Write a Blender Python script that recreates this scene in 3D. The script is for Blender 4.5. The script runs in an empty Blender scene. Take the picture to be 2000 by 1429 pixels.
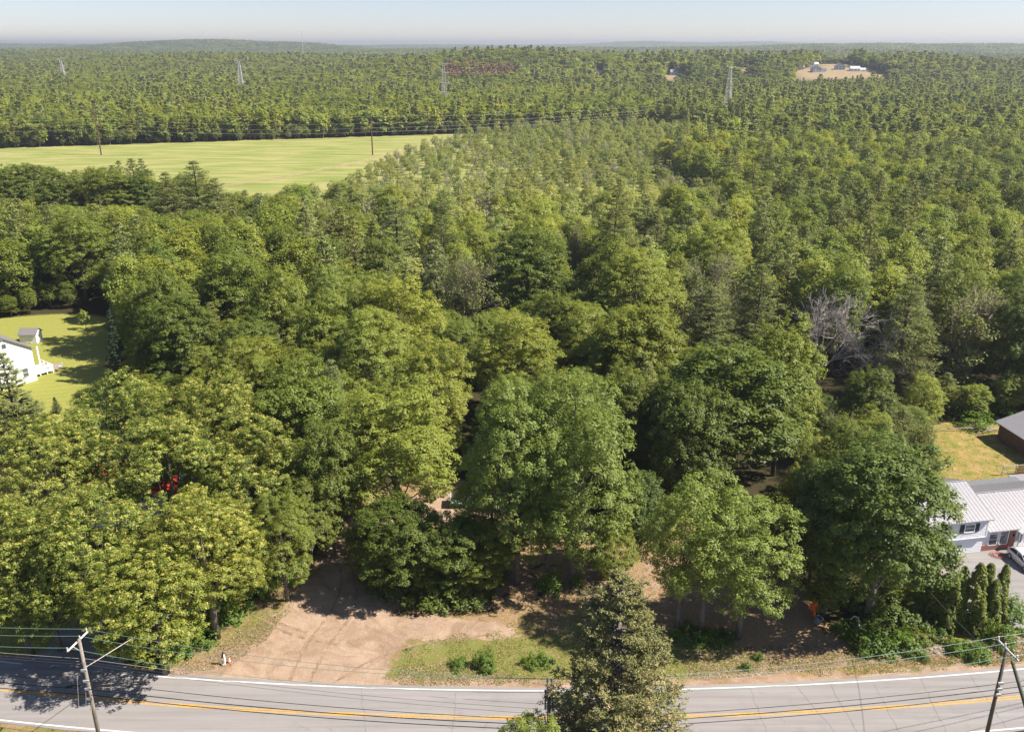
import bpy, math, random
import numpy as np
from mathutils import Vector
random.seed(7)
RAD = math.radians
# ------------------------------------------------------------------ camera
PITCH = RAD(20.2); FPX = 1700.0; CAMH = 55.0
scn = bpy.context.scene
COL = scn.collection
cam = bpy.data.cameras.new('camera'); cam.sensor_width = 36; cam.lens = 36*FPX/2000
cam.clip_start = 1; cam.clip_end = 30000
camo = bpy.data.objects.new('camera', cam); COL.objects.link(camo)
camo.location = (0, 0, CAMH); camo.rotation_euler = (RAD(90)-PITCH, 0, 0)
scn.camera = camo
# ------------------------------------------------------------------ light
SUN_EL = RAD(48); SUN_AZ_DEG = 97.0          # azimuth clockwise from +Y
wd = bpy.data.worlds.new('World'); scn.world = wd; wd.use_nodes = True
nt = wd.node_tree; bg = nt.nodes['Background']
sky = nt.nodes.new('ShaderNodeTexSky'); sky.sky_type = 'NISHITA'; sky.sun_disc = False
sky.sun_elevation = SUN_EL; sky.sun_rotation = RAD(SUN_AZ_DEG)
sky.altitude = 100; sky.air_density = 0.8; sky.dust_density = 0.15; sky.ozone_density = 2.2
mul = nt.nodes.new('ShaderNodeMix'); mul.data_type = 'RGBA'; mul.blend_type = 'MULTIPLY'; mul.inputs[0].default_value = 1; mul.inputs[7].default_value = (.98, .90, .97, 1)
nt.links.new(sky.outputs[0], mul.inputs[6]); nt.links.new(mul.outputs[2], bg.inputs[0]); bg.inputs[1].default_value = 0.068
sun = bpy.data.lights.new('sun', 'SUN'); sun.energy = 4.6; sun.angle = RAD(0.55); sun.color = (1.0, 0.93, 0.82)
suno = bpy.data.objects.new('sun', sun); COL.objects.link(suno)
az = RAD(SUN_AZ_DEG)
sd = Vector((math.sin(az)*math.cos(SUN_EL), math.cos(az)*math.cos(SUN_EL), math.sin(SUN_EL)))
suno.rotation_euler = sd.to_track_quat('Z', 'Y').to_euler(); suno.location = (150, 0, 200)
vs = scn.view_settings
vs.view_transform = 'Standard'; vs.look = 'None'; vs.gamma = 1; vs.exposure = 1.08; vs.use_curve_mapping = False
cy = scn.cycles
cy.max_bounces = 6; cy.diffuse_bounces = 4; cy.glossy_bounces = 2; cy.transmission_bounces = 4
cy.transparent_max_bounces = 6; cy.volume_bounces = 0; cy.caustics_reflective = False; cy.caustics_refractive = False

HAZE = 1.5e-4
# ------------------------------------------------------------------ projection helpers (pixels of the 2000 px photograph)
cp, sp_ = math.cos(PITCH), math.sin(PITCH)
def P(u, v, z=0.0):
    a = (u-1000)/FPX; b = (714.5-v)/FPX
    dy = cp+b*sp_; dz = -sp_+b*cp; t = (z-CAMH)/dz
    return (a*t, dy*t)
def Q(x, y, z):
    d = y*cp-(z-CAMH)*sp_; up = y*sp_+(z-CAMH)*cp
    return 1000+FPX*x/d, 714.5-FPX*up/d, d
def fbm(x, y, s, seed=0):
    r = np.random.default_rng(seed); o = np.zeros_like(x, dtype=float)
    for k in range(10):
        a = r.uniform(0, 2*np.pi); f = (2**(k*0.35))/s; ph = r.uniform(0, 6.28); ph2 = r.uniform(0, 6.28)
        o += np.sin((x*np.cos(a)+y*np.sin(a))*f*2+ph+1.7*np.sin((x*np.sin(a)-y*np.cos(a))*f*1.3+ph2))*0.8**k
    return o/4.0
HILLS = [(470, 1330, 330, 240, 29), (-30, 1420, 240, 240, 30), (-480, 1900, 500, 350, 20), (1800, 3900, 1500, 600, 50),
         (-1500, 4700, 900, 600, 66), (-1300, 2700, 800, 500, 24), (900, 2600, 800, 400, 22), (-300, 3600, 900, 500, 22),
         (0, 9300, 9000, 1500, 40), (1300, 9800, 500, 500, 42), (2600, 9800, 900, 500, 40), (4200, 6800, 1500, 700, 45), (-3600, 7000, 1800, 900, 45)]
def terrain(x, y):
    x = np.asarray(x, float); y = np.asarray(y, float)
    z = np.zeros(np.broadcast(x, y).shape)
    for (a, b, c, d, h) in HILLS:
        z = z+h*np.exp(-((x-a)/c)**2-((y-b)/d)**2)
    w = np.clip((y-750)/900, 0, 1)
    z = z+w*(fbm(x, y, 420, 3)*5+fbm(x, y, 1100, 5)*6)
    return z
def inpoly(px, py, poly):
    px = np.asarray(px, float); py = np.asarray(py, float); ins = np.zeros(px.shape, bool)
    n = len(poly)
    for i in range(n):
        x1, y1 = poly[i]; x2, y2 = poly[(i+1) % n]
        if y1 == y2: continue
        c = ((y1 > py) != (y2 > py)) & (px < (x2-x1)*(py-y1)/(y2-y1)+x1)
        ins ^= c
    return ins
PW = lambda L: [P(*q) for q in L]

# ------------------------------------------------------------------ object helpers
def setp(o, label=None, cat=None, group=None, kind=None):
    if label: o['label'] = label
    if cat: o['category'] = cat
    if group: o['group'] = group
    if kind: o['kind'] = kind
    return o
def empty(name, loc=(0, 0, 0), rz=0.0, label=None, cat=None, group=None):
    o = bpy.data.objects.new(name, None); COL.objects.link(o)
    o.location = loc; o.rotation_euler = (0, 0, rz); o.empty_display_size = .5
    return setp(o, label, cat, group)
def link(name, me, mat=None, parent=None):
    if mat is not None and len(me.materials) == 0: me.materials.append(mat)
    o = bpy.data.objects.new(name, me); COL.objects.link(o)
    if parent is not None: o.parent = parent
    return o
class MB:
    """plain mesh builder: boxes, tubes, faces"""
    def __init__(s): s.v = []; s.f = []
    def face(s, pts):
        n = len(s.v); s.v += [tuple(p) for p in pts]; s.f.append(tuple(range(n, n+len(pts))))
    def box(s, x0, y0, z0, x1, y1, z1):
        n = len(s.v)
        s.v += [(x0, y0, z0), (x1, y0, z0), (x1, y1, z0), (x0, y1, z0), (x0, y0, z1), (x1, y0, z1), (x1, y1, z1), (x0, y1, z1)]
        s.f += [(n, n+3, n+2, n+1), (n+4, n+5, n+6, n+7), (n, n+1, n+5, n+4), (n+1, n+2, n+6, n+5), (n+2, n+3, n+7, n+6), (n+3, n, n+4, n+7)]
        return s
    def tube(s, pts, rad, k=6, cap=True):
        pts = [Vector(p) for p in pts]; m = len(pts)
        if not hasattr(rad, '__len__'): rad = [rad]*m
        base = len(s.v)
        for i, p in enumerate(pts):
            d = (pts[min(i+1, m-1)]-pts[max(i-1, 0)])
            d = d.normalized() if d.length > 1e-9 else Vector((0, 0, 1))
            a = Vector((0, 0, 1)) if abs(d.z) < .9 else Vector((1, 0, 0))
            e1 = d.cross(a).normalized(); e2 = d.cross(e1)
            for j in range(k):
                t = 2*math.pi*j/k; s.v.append(tuple(p+(e1*math.cos(t)+e2*math.sin(t))*rad[i]))
        for i in range(m-1):
            for j in range(k):
                a0 = base+i*k+j; a1 = base+i*k+(j+1) % k
                s.f.append((a0, a1, a1+k, a0+k))
        if cap:
            s.f.append(tuple(base+j for j in range(k))[::-1]); s.f.append(tuple(base+(m-1)*k+j for j in range(k)))
        return s
    def gable(s, x0, y0, x1, y1, z0, z1, zr, axis='x'):
        """walls with gable ends, ridge along axis"""
        if axis == 'x':
            ym = (y0+y1)/2
            s.face([(x0, y0, z0), (x1, y0, z0), (x1, y0, z1), (x0, y0, z1)]); s.face([(x1, y1, z0), (x0, y1, z0), (x0, y1, z1), (x1, y1, z1)])
            s.face([(x0, y1, z0), (x0, y0, z0), (x0, y0, z1), (x0, ym, zr), (x0, y1, z1)]); s.face([(x1, y0, z0), (x1, y1, z0), (x1, y1, z1), (x1, ym, zr), (x1, y0, z1)])
        else:
            xm = (x0+x1)/2
            s.face([(x0, y1, z0), (x0, y0, z0), (x0, y0, z1), (x0, y1, z1)]); s.face([(x1, y0, z0), (x1, y1, z0), (x1, y1, z1), (x1, y0, z1)])
            s.face([(x0, y0, z0), (x1, y0, z0), (x1, y0, z1), (xm, y0, zr), (x0, y0, z1)]); s.face([(x1, y1, z0), (x0, y1, z0), (x0, y1, z1), (xm, y1, zr), (x1, y1, z1)])
        return s
    def slab(s, a, b, c, d, t):
        """sloped slab from four top corners, thickness t downward"""
        n = len(s.v)
        s.v += [tuple(q) for q in (a, b, c, d)]+[(q[0], q[1], q[2]-t) for q in (a, b, c, d)]
        s.f += [(n, n+1, n+2, n+3), (n+7, n+6, n+5, n+4), (n, n+4, n+5, n+1), (n+1, n+5, n+6, n+2), (n+2, n+6, n+7, n+3), (n+3, n+7, n+4, n)]
        return s
    def mesh(s, name='mesh', smooth=False):
        me = bpy.data.meshes.new(name); me.from_pydata(s.v, [], s.f); me.update()
        if smooth: me.shade_smooth()
        return me
    def obj(s, name, mat, parent=None, smooth=False):
        return link(name, s.mesh(name, smooth), mat, parent)
def np_mesh(name, V, F, attrs=None):
    """V (n,3), F (m,k) equal-sized faces, attrs {name: per-face floats}"""
    me = bpy.data.meshes.new(name); V = np.asarray(V, np.float32); F = np.asarray(F, np.int32); k = F.shape[1]
    me.vertices.add(len(V)); me.vertices.foreach_set('co', V.ravel())
    me.loops.add(F.size); me.loops.foreach_set('vertex_index', F.ravel())
    me.polygons.add(len(F)); me.polygons.foreach_set('loop_start', np.arange(0, F.size, k, dtype=np.int32))
    me.update(calc_edges=True)
    for n, a in (attrs or {}).items():
        at = me.attributes.new(n, 'FLOAT', 'FACE'); at.data.foreach_set('value', np.asarray(a, np.float32))
    return me

# ------------------------------------------------------------------ materials
def new_mat(name):
    m = bpy.data.materials.new(name); m.use_nodes = True
    n = m.node_tree.nodes; b = n['Principled BSDF']
    return m, m.node_tree, b
def N(nt, t, **kw):
    n = nt.nodes.new(t)
    for k, v in kw.items(): setattr(n, k, v)
    return n
def noise(nt, scale, detail=4, rough=.6, vec=None, dist=0.0):
    n = N(nt, 'ShaderNodeTexNoise'); n.inputs['Scale'].default_value = scale; n.inputs['Detail'].default_value = detail
    n.inputs['Roughness'].default_value = rough; n.inputs['Distortion'].default_value = dist
    if vec: nt.links.new(vec, n.inputs['Vector'])
    return n
def ramp(nt, src, stops):
    r = N(nt, 'ShaderNodeValToRGB'); e = r.color_ramp.elements
    while len(e) < len(stops): e.new(.5)
    for i, (p, c) in enumerate(stops):
        e[i].position = p; e[i].color = (*c, 1) if len(c) == 3 else c
    nt.links.new(src, r.inputs[0]); return r
def mix(nt, fac, a, b, mode='MIX'):
    m = N(nt, 'ShaderNodeMix', data_type='RGBA', blend_type=mode)
    for i, s in ((0, fac), (6, a), (7, b)):
        if hasattr(s, 'is_output'): nt.links.new(s, m.inputs[i])
        elif i == 0: m.inputs[0].default_value = s
        else: m.inputs[i].default_value = (*s, 1)
    return m.outputs[2]
def math_n(nt, op, a, b=0.0, clamp=False):
    m = N(nt, 'ShaderNodeMath', operation=op); m.use_clamp = clamp
    for i, s in ((0, a), (1, b)):
        if hasattr(s, 'is_output'): nt.links.new(s, m.inputs[i])
        else: m.inputs[i].default_value = s
    return m.outputs[0]
def bump(nt, h, b, strength=.4, dist=.05):
    n = N(nt, 'ShaderNodeBump'); n.inputs['Strength'].default_value = strength; n.inputs['Distance'].default_value = dist
    nt.links.new(h, n.inputs['Height']); nt.links.new(n.outputs[0], b.inputs['Normal'])
def simple(name, col, rough=.7, metal=0.0, var=.25, scale=3.0, spec=.3, bmp=0.0):
    m, nt, b = new_mat(name); tc = N(nt, 'ShaderNodeTexCoord')
    n = noise(nt, scale, 5, .65, tc.outputs['Object'])
    lo = tuple(c*(1-var) for c in col); hi = tuple(min(1, c*(1+var)) for c in col)
    r = ramp(nt, n.outputs[0], [(.3, lo), (.7, hi)]); nt.links.new(r.outputs[0], b.inputs['Base Color'])
    b.inputs['Roughness'].default_value = rough; b.inputs['Metallic'].default_value = metal
    b.inputs['Specular IOR Level'].default_value = spec
    if bmp: bump(nt, n.outputs[0], b, bmp)
    return m
def attr(nt, name, typ='GEOMETRY'):
    a = N(nt, 'ShaderNodeAttribute', attribute_type=typ, attribute_name=name); return a
def leaf_mat(name, dark, light, tip=None, trans=.42, rough=.55):
    m = bpy.data.materials.new(name); m.use_nodes = True; nt = m.node_tree; nt.nodes.clear()
    out = N(nt, 'ShaderNodeOutputMaterial')
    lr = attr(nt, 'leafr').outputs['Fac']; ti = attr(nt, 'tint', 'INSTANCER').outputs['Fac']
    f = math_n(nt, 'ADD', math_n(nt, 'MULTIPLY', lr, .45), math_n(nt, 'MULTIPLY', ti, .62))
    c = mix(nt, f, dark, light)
    oi = N(nt, 'ShaderNodeObjectInfo').outputs['Random']
    c = mix(nt, oi, mix(nt, 1.0, c, (.84, .98, 1.05), 'MULTIPLY'), mix(nt, 1.0, c, (1.05, 1.06, .88), 'MULTIPLY'))
    if tip is not None: c = mix(nt, attr(nt, 'tip').outputs['Fac'], c, tip)
    d = N(nt, 'ShaderNodeBsdfDiffuse'); t = N(nt, 'ShaderNodeBsdfTranslucent'); g = N(nt, 'ShaderNodeBsdfGlossy')
    nt.links.new(c, d.inputs[0]); g.inputs['Roughness'].default_value = rough; g.inputs[0].default_value = (.9, .95, .9, 1)
    tcol = mix(nt, .5, c, (1.0, 1.0, .55), 'MULTIPLY'); tb = mix(nt, 1.0, tcol, (1.35, 1.35, .9), 'MULTIPLY'); nt.links.new(tb, t.inputs[0])
    m1 = N(nt, 'ShaderNodeMixShader'); m1.inputs[0].default_value = trans
    nt.links.new(d.outputs[0], m1.inputs[1]); nt.links.new(t.outputs[0], m1.inputs[2])
    m2 = N(nt, 'ShaderNodeMixShader'); m2.inputs[0].default_value = .025
    nt.links.new(m1.outputs[0], m2.inputs[1]); nt.links.new(g.outputs[0], m2.inputs[2])
    nt.links.new(m2.outputs[0], out.inputs[0]); return m
M = {}
M['maple'] = leaf_mat('maple_leaves', (.052, .088, .014), (.335, .340, .050))
M['ash'] = leaf_mat('ash_leaves', (.090, .130, .022), (.400, .405, .075))
M['yellow'] = leaf_mat('maple_leaves_with_yellow_tips', (.062, .100, .014), (.290, .305, .048), (.70, .62, .16))
M['pine'] = leaf_mat('pine_needles', (.055, .084, .030), (.345, .345, .110), (.33, .33, .10), .25)
M['spruce'] = leaf_mat('spruce_needles', (.080, .088, .034), (.33, .305, .125), (.52, .37, .19), .18)
M['fir'] = leaf_mat('dark_spruce_needles', (.022, .044, .022), (.10, .135, .062), None, .12)
M['scrub'] = leaf_mat('young_birch_leaves', (.14, .17, .035), (.42, .42, .12), (.46, .37, .24))
M['arbor'] = leaf_mat('arborvitae_sprays', (.040, .062, .010), (.27, .275, .035), None, .2)
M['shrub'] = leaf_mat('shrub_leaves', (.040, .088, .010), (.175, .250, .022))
M['redpine'] = leaf_mat('dying_red_pine_needles', (.22, .125, .08), (.42, .24, .155), None, .1)
M['bark'] = simple('grey_brown_bark', (.15, .125, .105), .9, var=.45, scale=2.5, bmp=.5)
M['darkbark'] = simple('dark_pine_bark', (.085, .065, .05), .9, var=.4, scale=2.5)
M['deadwood'] = simple('bleached_dead_wood', (.34, .30, .27), .9, var=.3)
M['twig'] = simple('grey_twigs', (.30, .245, .20), .9, var=.3)

# ------------------------------------------------------------------ foliage generators
def unit(a): return a/np.maximum(np.linalg.norm(a, axis=-1, keepdims=True), 1e-9)
def leaf_quads(rng, C, Nn, L, W, T=None):
    n = len(C); Nn = unit(Nn)
    R = rng.normal(size=(n, 3)) if T is None else T+rng.normal(size=(n, 3))*.25
    Tt = unit(R-Nn*np.sum(R*Nn, 1, keepdims=True)); B = np.cross(Nn, Tt)
    L = np.broadcast_to(np.asarray(L, float), (n,))[:, None]; W = np.broadcast_to(np.asarray(W, float), (n,))[:, None]
    V = np.stack([C+Tt*L*.5, C+B*W*.5, C-Tt*L*.5, C-B*W*.5], 1).reshape(-1, 3)
    return V
def crown_from_puffs(rng, name, PU, OUT, pr, nleaf, L, W, flat=.75, up=.55, tipk=0.0, rnd=.6, droop=0.0, upper=.35):
    """PU puff centres, OUT outward directions, pr puff radius"""
    m = len(PU); pr = np.broadcast_to(pr, (m,))
    e = unit(rng.normal(size=(m, nleaf, 3))); e[..., 2] = np.where(rng.random((m, nleaf)) < upper, np.abs(e[..., 2]), e[..., 2])
    r = pr[:, None, None]*rng.uniform(.45, 1.05, (m, nleaf, 1))
    pos = PU[:, None]+e*r*np.array([1, 1, flat])
    if droop: pos[..., 2] -= droop*pr[:, None]*(np.hypot(e[..., 0], e[..., 1]))**2
    nn = e*.55+OUT[:, None]*.55+np.array([0, 0, up])+rng.normal(size=e.shape)*rnd*.45
    s = rng.uniform(.7, 1.3, m*nleaf)
    V = leaf_quads(rng, pos.reshape(-1, 3), nn.reshape(-1, 3), L*s, W*s)
    F = np.arange(len(V)).reshape(-1, 4)
    pv = rng.random(m)[:, None]*.45; lr = np.clip(pv+rng.random((m, nleaf))*.55, 0, 1)
    tip = np.clip((e[..., 2]*.6+np.sum(e*OUT[:, None], -1)*.5-.53)*2.7, 0, 1)*(rng.random((m, 1)) < .8)*tipk*rng.uniform(.5, 1, (m, nleaf))
    return np_mesh(name, V, F, {'leafr': lr.ravel(), 'tip': tip.ravel()})
def limbs(rng, H, tops, r0, base, k=6, lean=.0):
    b = MB(); zt = H*.75
    tr = [(rng.normal()*.12*i*.4, rng.normal()*.12*i*.4, zt*i/4.0) for i in range(5)]
    tr[0] = (0, 0, -.3)
    b.tube(tr, [r0*1.25, r0, r0*.8, r0*.55, r0*.2], k)
    for t in tops:
        t = np.array(t); f = np.clip(base+.5*rng.random(), .2, .85); i = min(3, int(f*4))
        p0 = Vector(tr[i]).lerp(Vector(tr[i+1]), f*4-i); p2 = Vector(t); mid = p0.lerp(p2, .5)+Vector((0, 0, -.08*(p2-p0).length))
        b.tube([p0, mid, p2], [r0*.38, r0*.22, r0*.08], max(3, k-2), False)
    return b
def broadleaf(seed, R=6.0, H=20.0, cb=.22, nl=26, npf=26, nleaf=24, L=.30, W=.20, pr=.62, lobe=(.26, .42), tipk=0.0, up=.55, flat=.75, top=1.0, droop=0.0, k=6, rnd=.6, dens=1.0, r0=None):
    rng = np.random.default_rng(seed); c = H*(1-cb)/2; zc = H-c
    i = np.arange(nl)+.5; ph = np.arccos(1-1.75*i/nl); th = np.pi*(1+5**.5)*i+rng.uniform(0, 6)
    d = np.stack([np.cos(th)*np.sin(ph), np.sin(th)*np.sin(ph), np.cos(ph)], 1); d = unit(d+rng.normal(size=d.shape)*.18)
    lr = R*rng.uniform(*lobe, nl); ax = np.stack([np.full(nl, R), np.full(nl, R), np.full(nl, c)], 1)
    q = rng.uniform(.78, 1.06, (nl, 1)); lc = d*np.maximum(ax*q-lr[:, None], .1); lc[:, 2] += zc
    PU = []; OUT = []
    for j in range(nl):
        n2 = int(npf*(lr[j]/(R*.34))**1.6*dens)+3
        e = unit(rng.normal(size=(n2*4, 3))); o = unit((lc[j]-np.array([0, 0, zc-c*.3]))/np.array([1, 1, 1.3]))
        e = e[(e@o+e[:, 2]*.35) > -.12][:n2]
        rr = lr[j]*rng.uniform(.68, 1.17, (len(e), 1)); PU.append(lc[j]+e*rr*np.array([1, 1, top])); OUT.append(unit(e+o*.3))
    # inner filler so nothing reads as an empty shell
    e = unit(rng.normal(size=(int(nl*2.2), 3))); PU.append(e*np.array([R, R, c])*rng.uniform(.3, .6, (len(e), 1))+np.array([0, 0, zc])); OUT.append(e)
    PU = np.concatenate(PU); OUT = np.concatenate(OUT)
    cr = crown_from_puffs(rng, 'crown', PU, OUT, pr*rng.uniform(.75, 1.25, len(PU)), nleaf, L, W, flat, up, tipk, rnd, droop)
    tr = limbs(rng, H, lc[rng.permutation(nl)[:max(6, nl//2)]], r0 or R*.05, cb*.9, k).mesh('trunk', True)
    return cr, tr
def pine(seed, R=4.2, H=22.0, cb=.25, nw=20, nb=6, nt_=12, nleaf=7, L=.55, W=.10, tr_=.42, k=5, cone=.9, spread=.16):
    rng = np.random.default_rng(seed); PU = []; OUT = []; b = MB()
    b.tube([(0, 0, -.3), (0.1, 0, H*.5), (0, .1, H*.98)], [R*.065, R*.045, R*.01], k)
    for w in range(nw):
        t = (w+rng.uniform(-.3, .3))/(nw-1); t = min(max(t, 0), 1); z = H*(cb+(1-cb)*t)
        prof = (1-t)**cone*min(1, .55+t*2.4)+.07
        a0 = rng.uniform(0, 6.28)
        for j in range(nb):
            if rng.random() < .10: continue
            a = a0+j*2*np.pi/nb+rng.normal()*.25; ln = R*prof*rng.uniform(.6, 1.12); rise = rng.uniform(.05, .45)+t*.5
            dv = np.array([math.cos(a), math.sin(a), 0.0]); end = dv*ln+np.array([0, 0, z+ln*rise*.55])
            b.tube([(0, 0, z), tuple(dv*ln*.5+np.array([0, 0, z+ln*.05])), tuple(end)], [R*.014, R*.01, R*.004], 3, False)
            m = max(3, int(nt_*(ln/R)**1.1*1.3)); s = rng.uniform(.25, 1.0, m)**.7; side = rng.normal(size=m)*spread*ln*s
            pp = dv*ln*s[:, None]+np.array([-dv[1], dv[0], 0])*side[:, None]; pp[:, 2] += z+ln*rise*.55*s**1.8+.05*ln*rng.normal(size=m)
            PU.append(pp); OUT.append(unit(np.repeat(dv[None]*.6, m, 0)+rng.normal(size=(m, 3))*.2))
    PU.append(np.array([[0, 0, H*.98], [0, 0, H*.94]])); OUT.append(np.array([[0, 0, 1.], [0, 0, 1.]]))
    PU = np.concatenate(PU); OUT = np.concatenate(OUT); m = len(PU)
    e = unit(rng.normal(size=(m, nleaf, 3))+OUT[:, None]*.8+np.array([0, 0, .45]))
    pos = PU[:, None]+e*tr_*rng.uniform(.3, 1, (m, nleaf, 1))*np.array([1, 1, .6])
    nn = rng.normal(size=e.shape)*.5+np.array([0, 0, .9]); s = rng.uniform(.7, 1.3, m*nleaf)
    V = leaf_quads(rng, pos.reshape(-1, 3), nn.reshape(-1, 3), L*s, W*s, e.reshape(-1, 3))
    lr = np.clip(rng.random(m)[:, None]*.45+rng.random((m, nleaf))*.55, 0, 1)
    cl = (rng.random((m, 1)) < .3)*rng.random((m, nleaf))
    return np_mesh('crown', V, np.arange(len(V)).reshape(-1, 4), {'leafr': lr.ravel(), 'tip': cl.ravel()}), b.mesh('trunk', True)
def bare(seed, H=18.0, R=5.0, r0=.25, depth=5, nb=4, spread=.55, leaves=0, L=.2, upb=.25, k=5, first=.3):
    """recursive bare branches; leaves>0 sprinkles foliage at the twig ends"""
    rng = np.random.default_rng(seed); b = MB(); tips = []
    def grow(p, d, ln, r, lev):
        q = p+d*ln*.5+Vector(rng.normal(size=3))*ln*.05; e = q+(d+Vector(rng.normal(size=3))*.12).normalized()*ln*.5
        b.tube([p, q, e], [r, r*.8, r*.55], max(3, k-lev), False)
        if lev >= depth: tips.append(tuple(e)); return
        n = nb if lev else nb+2
        for i in range(n):
            t = rng.uniform(.35, 1.0) if lev else rng.uniform(first, 1.0)
            s = (p.lerp(q, t*2) if t < .5 else q.lerp(e, t*2-1))
            dd = (d+Vector(rng.normal(size=3))*spread+Vector((0, 0, upb))).normalized()
            grow(s, dd, ln*rng.uniform(.5, .8), max(r*.55, .020), lev+1)
    grow(Vector((0, 0, -.2)), Vector((.03, 0, 1)).normalized(), H*.5, r0, 0)
    v = np.array(b.v); mx = np.percentile(np.hypot(v[:, 0], v[:, 1]), 98); mz = v[:, 2].max(); s = np.array([R/mx, R/mx, H/mz])
    b.v = [tuple(x) for x in v*s]; tr = b.mesh('trunk', False); cr = None
    if leaves:
        tp = np.array(tips)*s; tp = tp[rng.random(len(tp)) < .85]; o = unit(tp-np.array([0, 0, H*.45]))
        cr = crown_from_puffs(rng, 'crown', tp, o, .45, leaves, L, L*.7, tipk=.5)
    return cr, tr
def shrub(seed, R=1.5, H=1.6, npuff=70, nleaf=26, L=.16, W=.10, pr=.28, flat=1.0):
    rng = np.random.default_rng(seed); e = unit(rng.normal(size=(npuff, 3))); e[:, 2] = np.abs(e[:, 2])
    q = 1+.22*np.sin(3*np.arctan2(e[:, 1], e[:, 0])+seed)
    PU = e*np.array([R, R, H])*(rng.uniform(.5, .9, npuff)*q)[:, None]
    return crown_from_puffs(rng, 'foliage', PU, e, pr*rng.uniform(.8, 1.3, npuff), nleaf, L, W, flat, .6, 0)

# prototypes: (crown mesh, trunk mesh, base radius, base height, crown base fraction, crown material, trunk material)
PROTO = {}
def proto(kind, pair, R, H, cb, cm, tm):
    cr, tr = pair
    if cr is not None: cr.materials.append(M[cm])
    if tr is not None: tr.materials.append(M[tm])
    PROTO.setdefault(kind, []).append((cr, tr, R, H, cb))
for s in range(4): proto('maple', broadleaf(10+s, cb=.08, nl=38, npf=29, nleaf=38, pr=.54, L=.24, W=.17, up=.65, lobe=(.22, .40)), 6, 20, .08, 'maple', 'bark')
for s in range(3): proto('ash', broadleaf(30+s, cb=.10, nl=40, npf=27, nleaf=38, L=.27, W=.115, pr=.54, flat=.5, up=.8, tipk=0, lobe=(.2, .36), droop=.35), 6, 20, .1, 'ash', 'bark')
for s in range(3): proto('yellow', broadleaf(50+s, cb=.1, nl=36, npf=50, nleaf=38, L=.155, W=.115, pr=.37, lobe=(.22, .38), tipk=1.0, up=.6), 6, 20, .1, 'yellow', 'bark')
for s in range(3): proto('pine', pine(70+s, nw=24, nt_=17, nleaf=10, L=.42, W=.085, tr_=.50, spread=.22, cone=.72), 4.2, 22, .25, 'pine', 'darkbark')
for s in range(3): proto('locust', broadleaf(60+s, cb=.17, nl=36, npf=22, nleaf=34, L=.27, W=.12, pr=.55, flat=.42, up=.7, lobe=(.17, .30), droop=.5), 6, 20, .17, 'ash', 'bark')
proto('hemlock', pine(80, R=4, H=16, cb=.05, nw=22, nb=7, nt_=16, nleaf=9, L=.4, W=.10, tr_=.32, cone=.8), 4, 16, .05, 'pine', 'darkbark')
for s in range(2): proto('fir', pine(90+s, R=2.2, H=12, cb=.04, nw=24, nb=8, nt_=9, nleaf=8, L=.3, W=.08, tr_=.2, cone=1.0, spread=.1), 2.2, 12, .04, 'fir', 'darkbark')
for s in range(3): proto('twiggy', bare(100+s, H=18, R=5.5, depth=4, nb=6, leaves=3, L=.26, spread=.5, upb=.35), 5.5, 18, .2, 'ash', 'twig')
for s in range(2): proto('dead', bare(110+s, H=17, R=5.0, depth=5, nb=4, spread=.5, upb=.22), 5, 17, .25, 'ash', 'deadwood')
proto('sapling', broadleaf(120, R=1.3, H=4.5, cb=.3, nl=9, npf=7, nleaf=12, L=.2, W=.13, pr=.25, r0=.05), 1.3, 4.5, .3, 'ash', 'bark')
for s in range(4): proto('maple_mid', broadleaf(130+s, nl=26, npf=16, nleaf=15, L=.46, W=.34, pr=.85, k=4, up=1.0), 6, 20, .15, 'maple', 'bark')
for s in range(2): proto('ash_mid', broadleaf(140+s, nl=26, npf=16, nleaf=15, L=.50, W=.30, pr=.85, up=1.15, k=4), 6, 20, .15, 'ash', 'bark')
for s in range(4): proto('pine_mid', pine(150+s, nw=17, nb=6, nt_=9, nleaf=8, L=.72, W=.18, tr_=.65, k=4, spread=.22, cone=.62), 4.2, 22, .2, 'pine', 'darkbark')
for s in range(3): proto('scrub_mid', broadleaf(160+s, R=3, H=9, cb=.1, nl=14, npf=10, nleaf=14, L=.34, W=.24, pr=.5, k=3, tipk=.5, up=1.2), 3, 9, .1, 'scrub', 'twig')
for s in range(2): proto('dead_mid', bare(170+s, H=12, R=2.6, depth=3, nb=5, spread=.5, upb=.3, leaves=2, L=.4, k=3), 2.6, 12, .2, 'scrub', 'deadwood')
for s in range(3): proto('maple_low', broadleaf(180+s, nl=14, npf=7, nleaf=8, L=1.3, W=1.05, pr=1.4, k=3, up=1.3, cb=.1), 6, 20, .1, 'maple', 'bark')
for s in range(2): proto('ash_low', broadleaf(184+s, nl=14, npf=7, nleaf=8, L=1.3, W=.95, pr=1.4, k=3, up=1.4, cb=.1), 6, 20, .1, 'ash', 'bark')
for s in range(3): proto('pine_low', pine(190+s, nw=9, nb=6, nt_=4, nleaf=5, L=1.8, W=.75, tr_=.9, k=3), 4.2, 22, .15, 'pine', 'darkbark')
proto('redpine_low', pine(195, nw=9, nb=6, nt_=4, nleaf=5, L=1.8, W=.75, tr_=.9, k=3), 4.2, 22, .15, 'redpine', 'darkbark')

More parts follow.
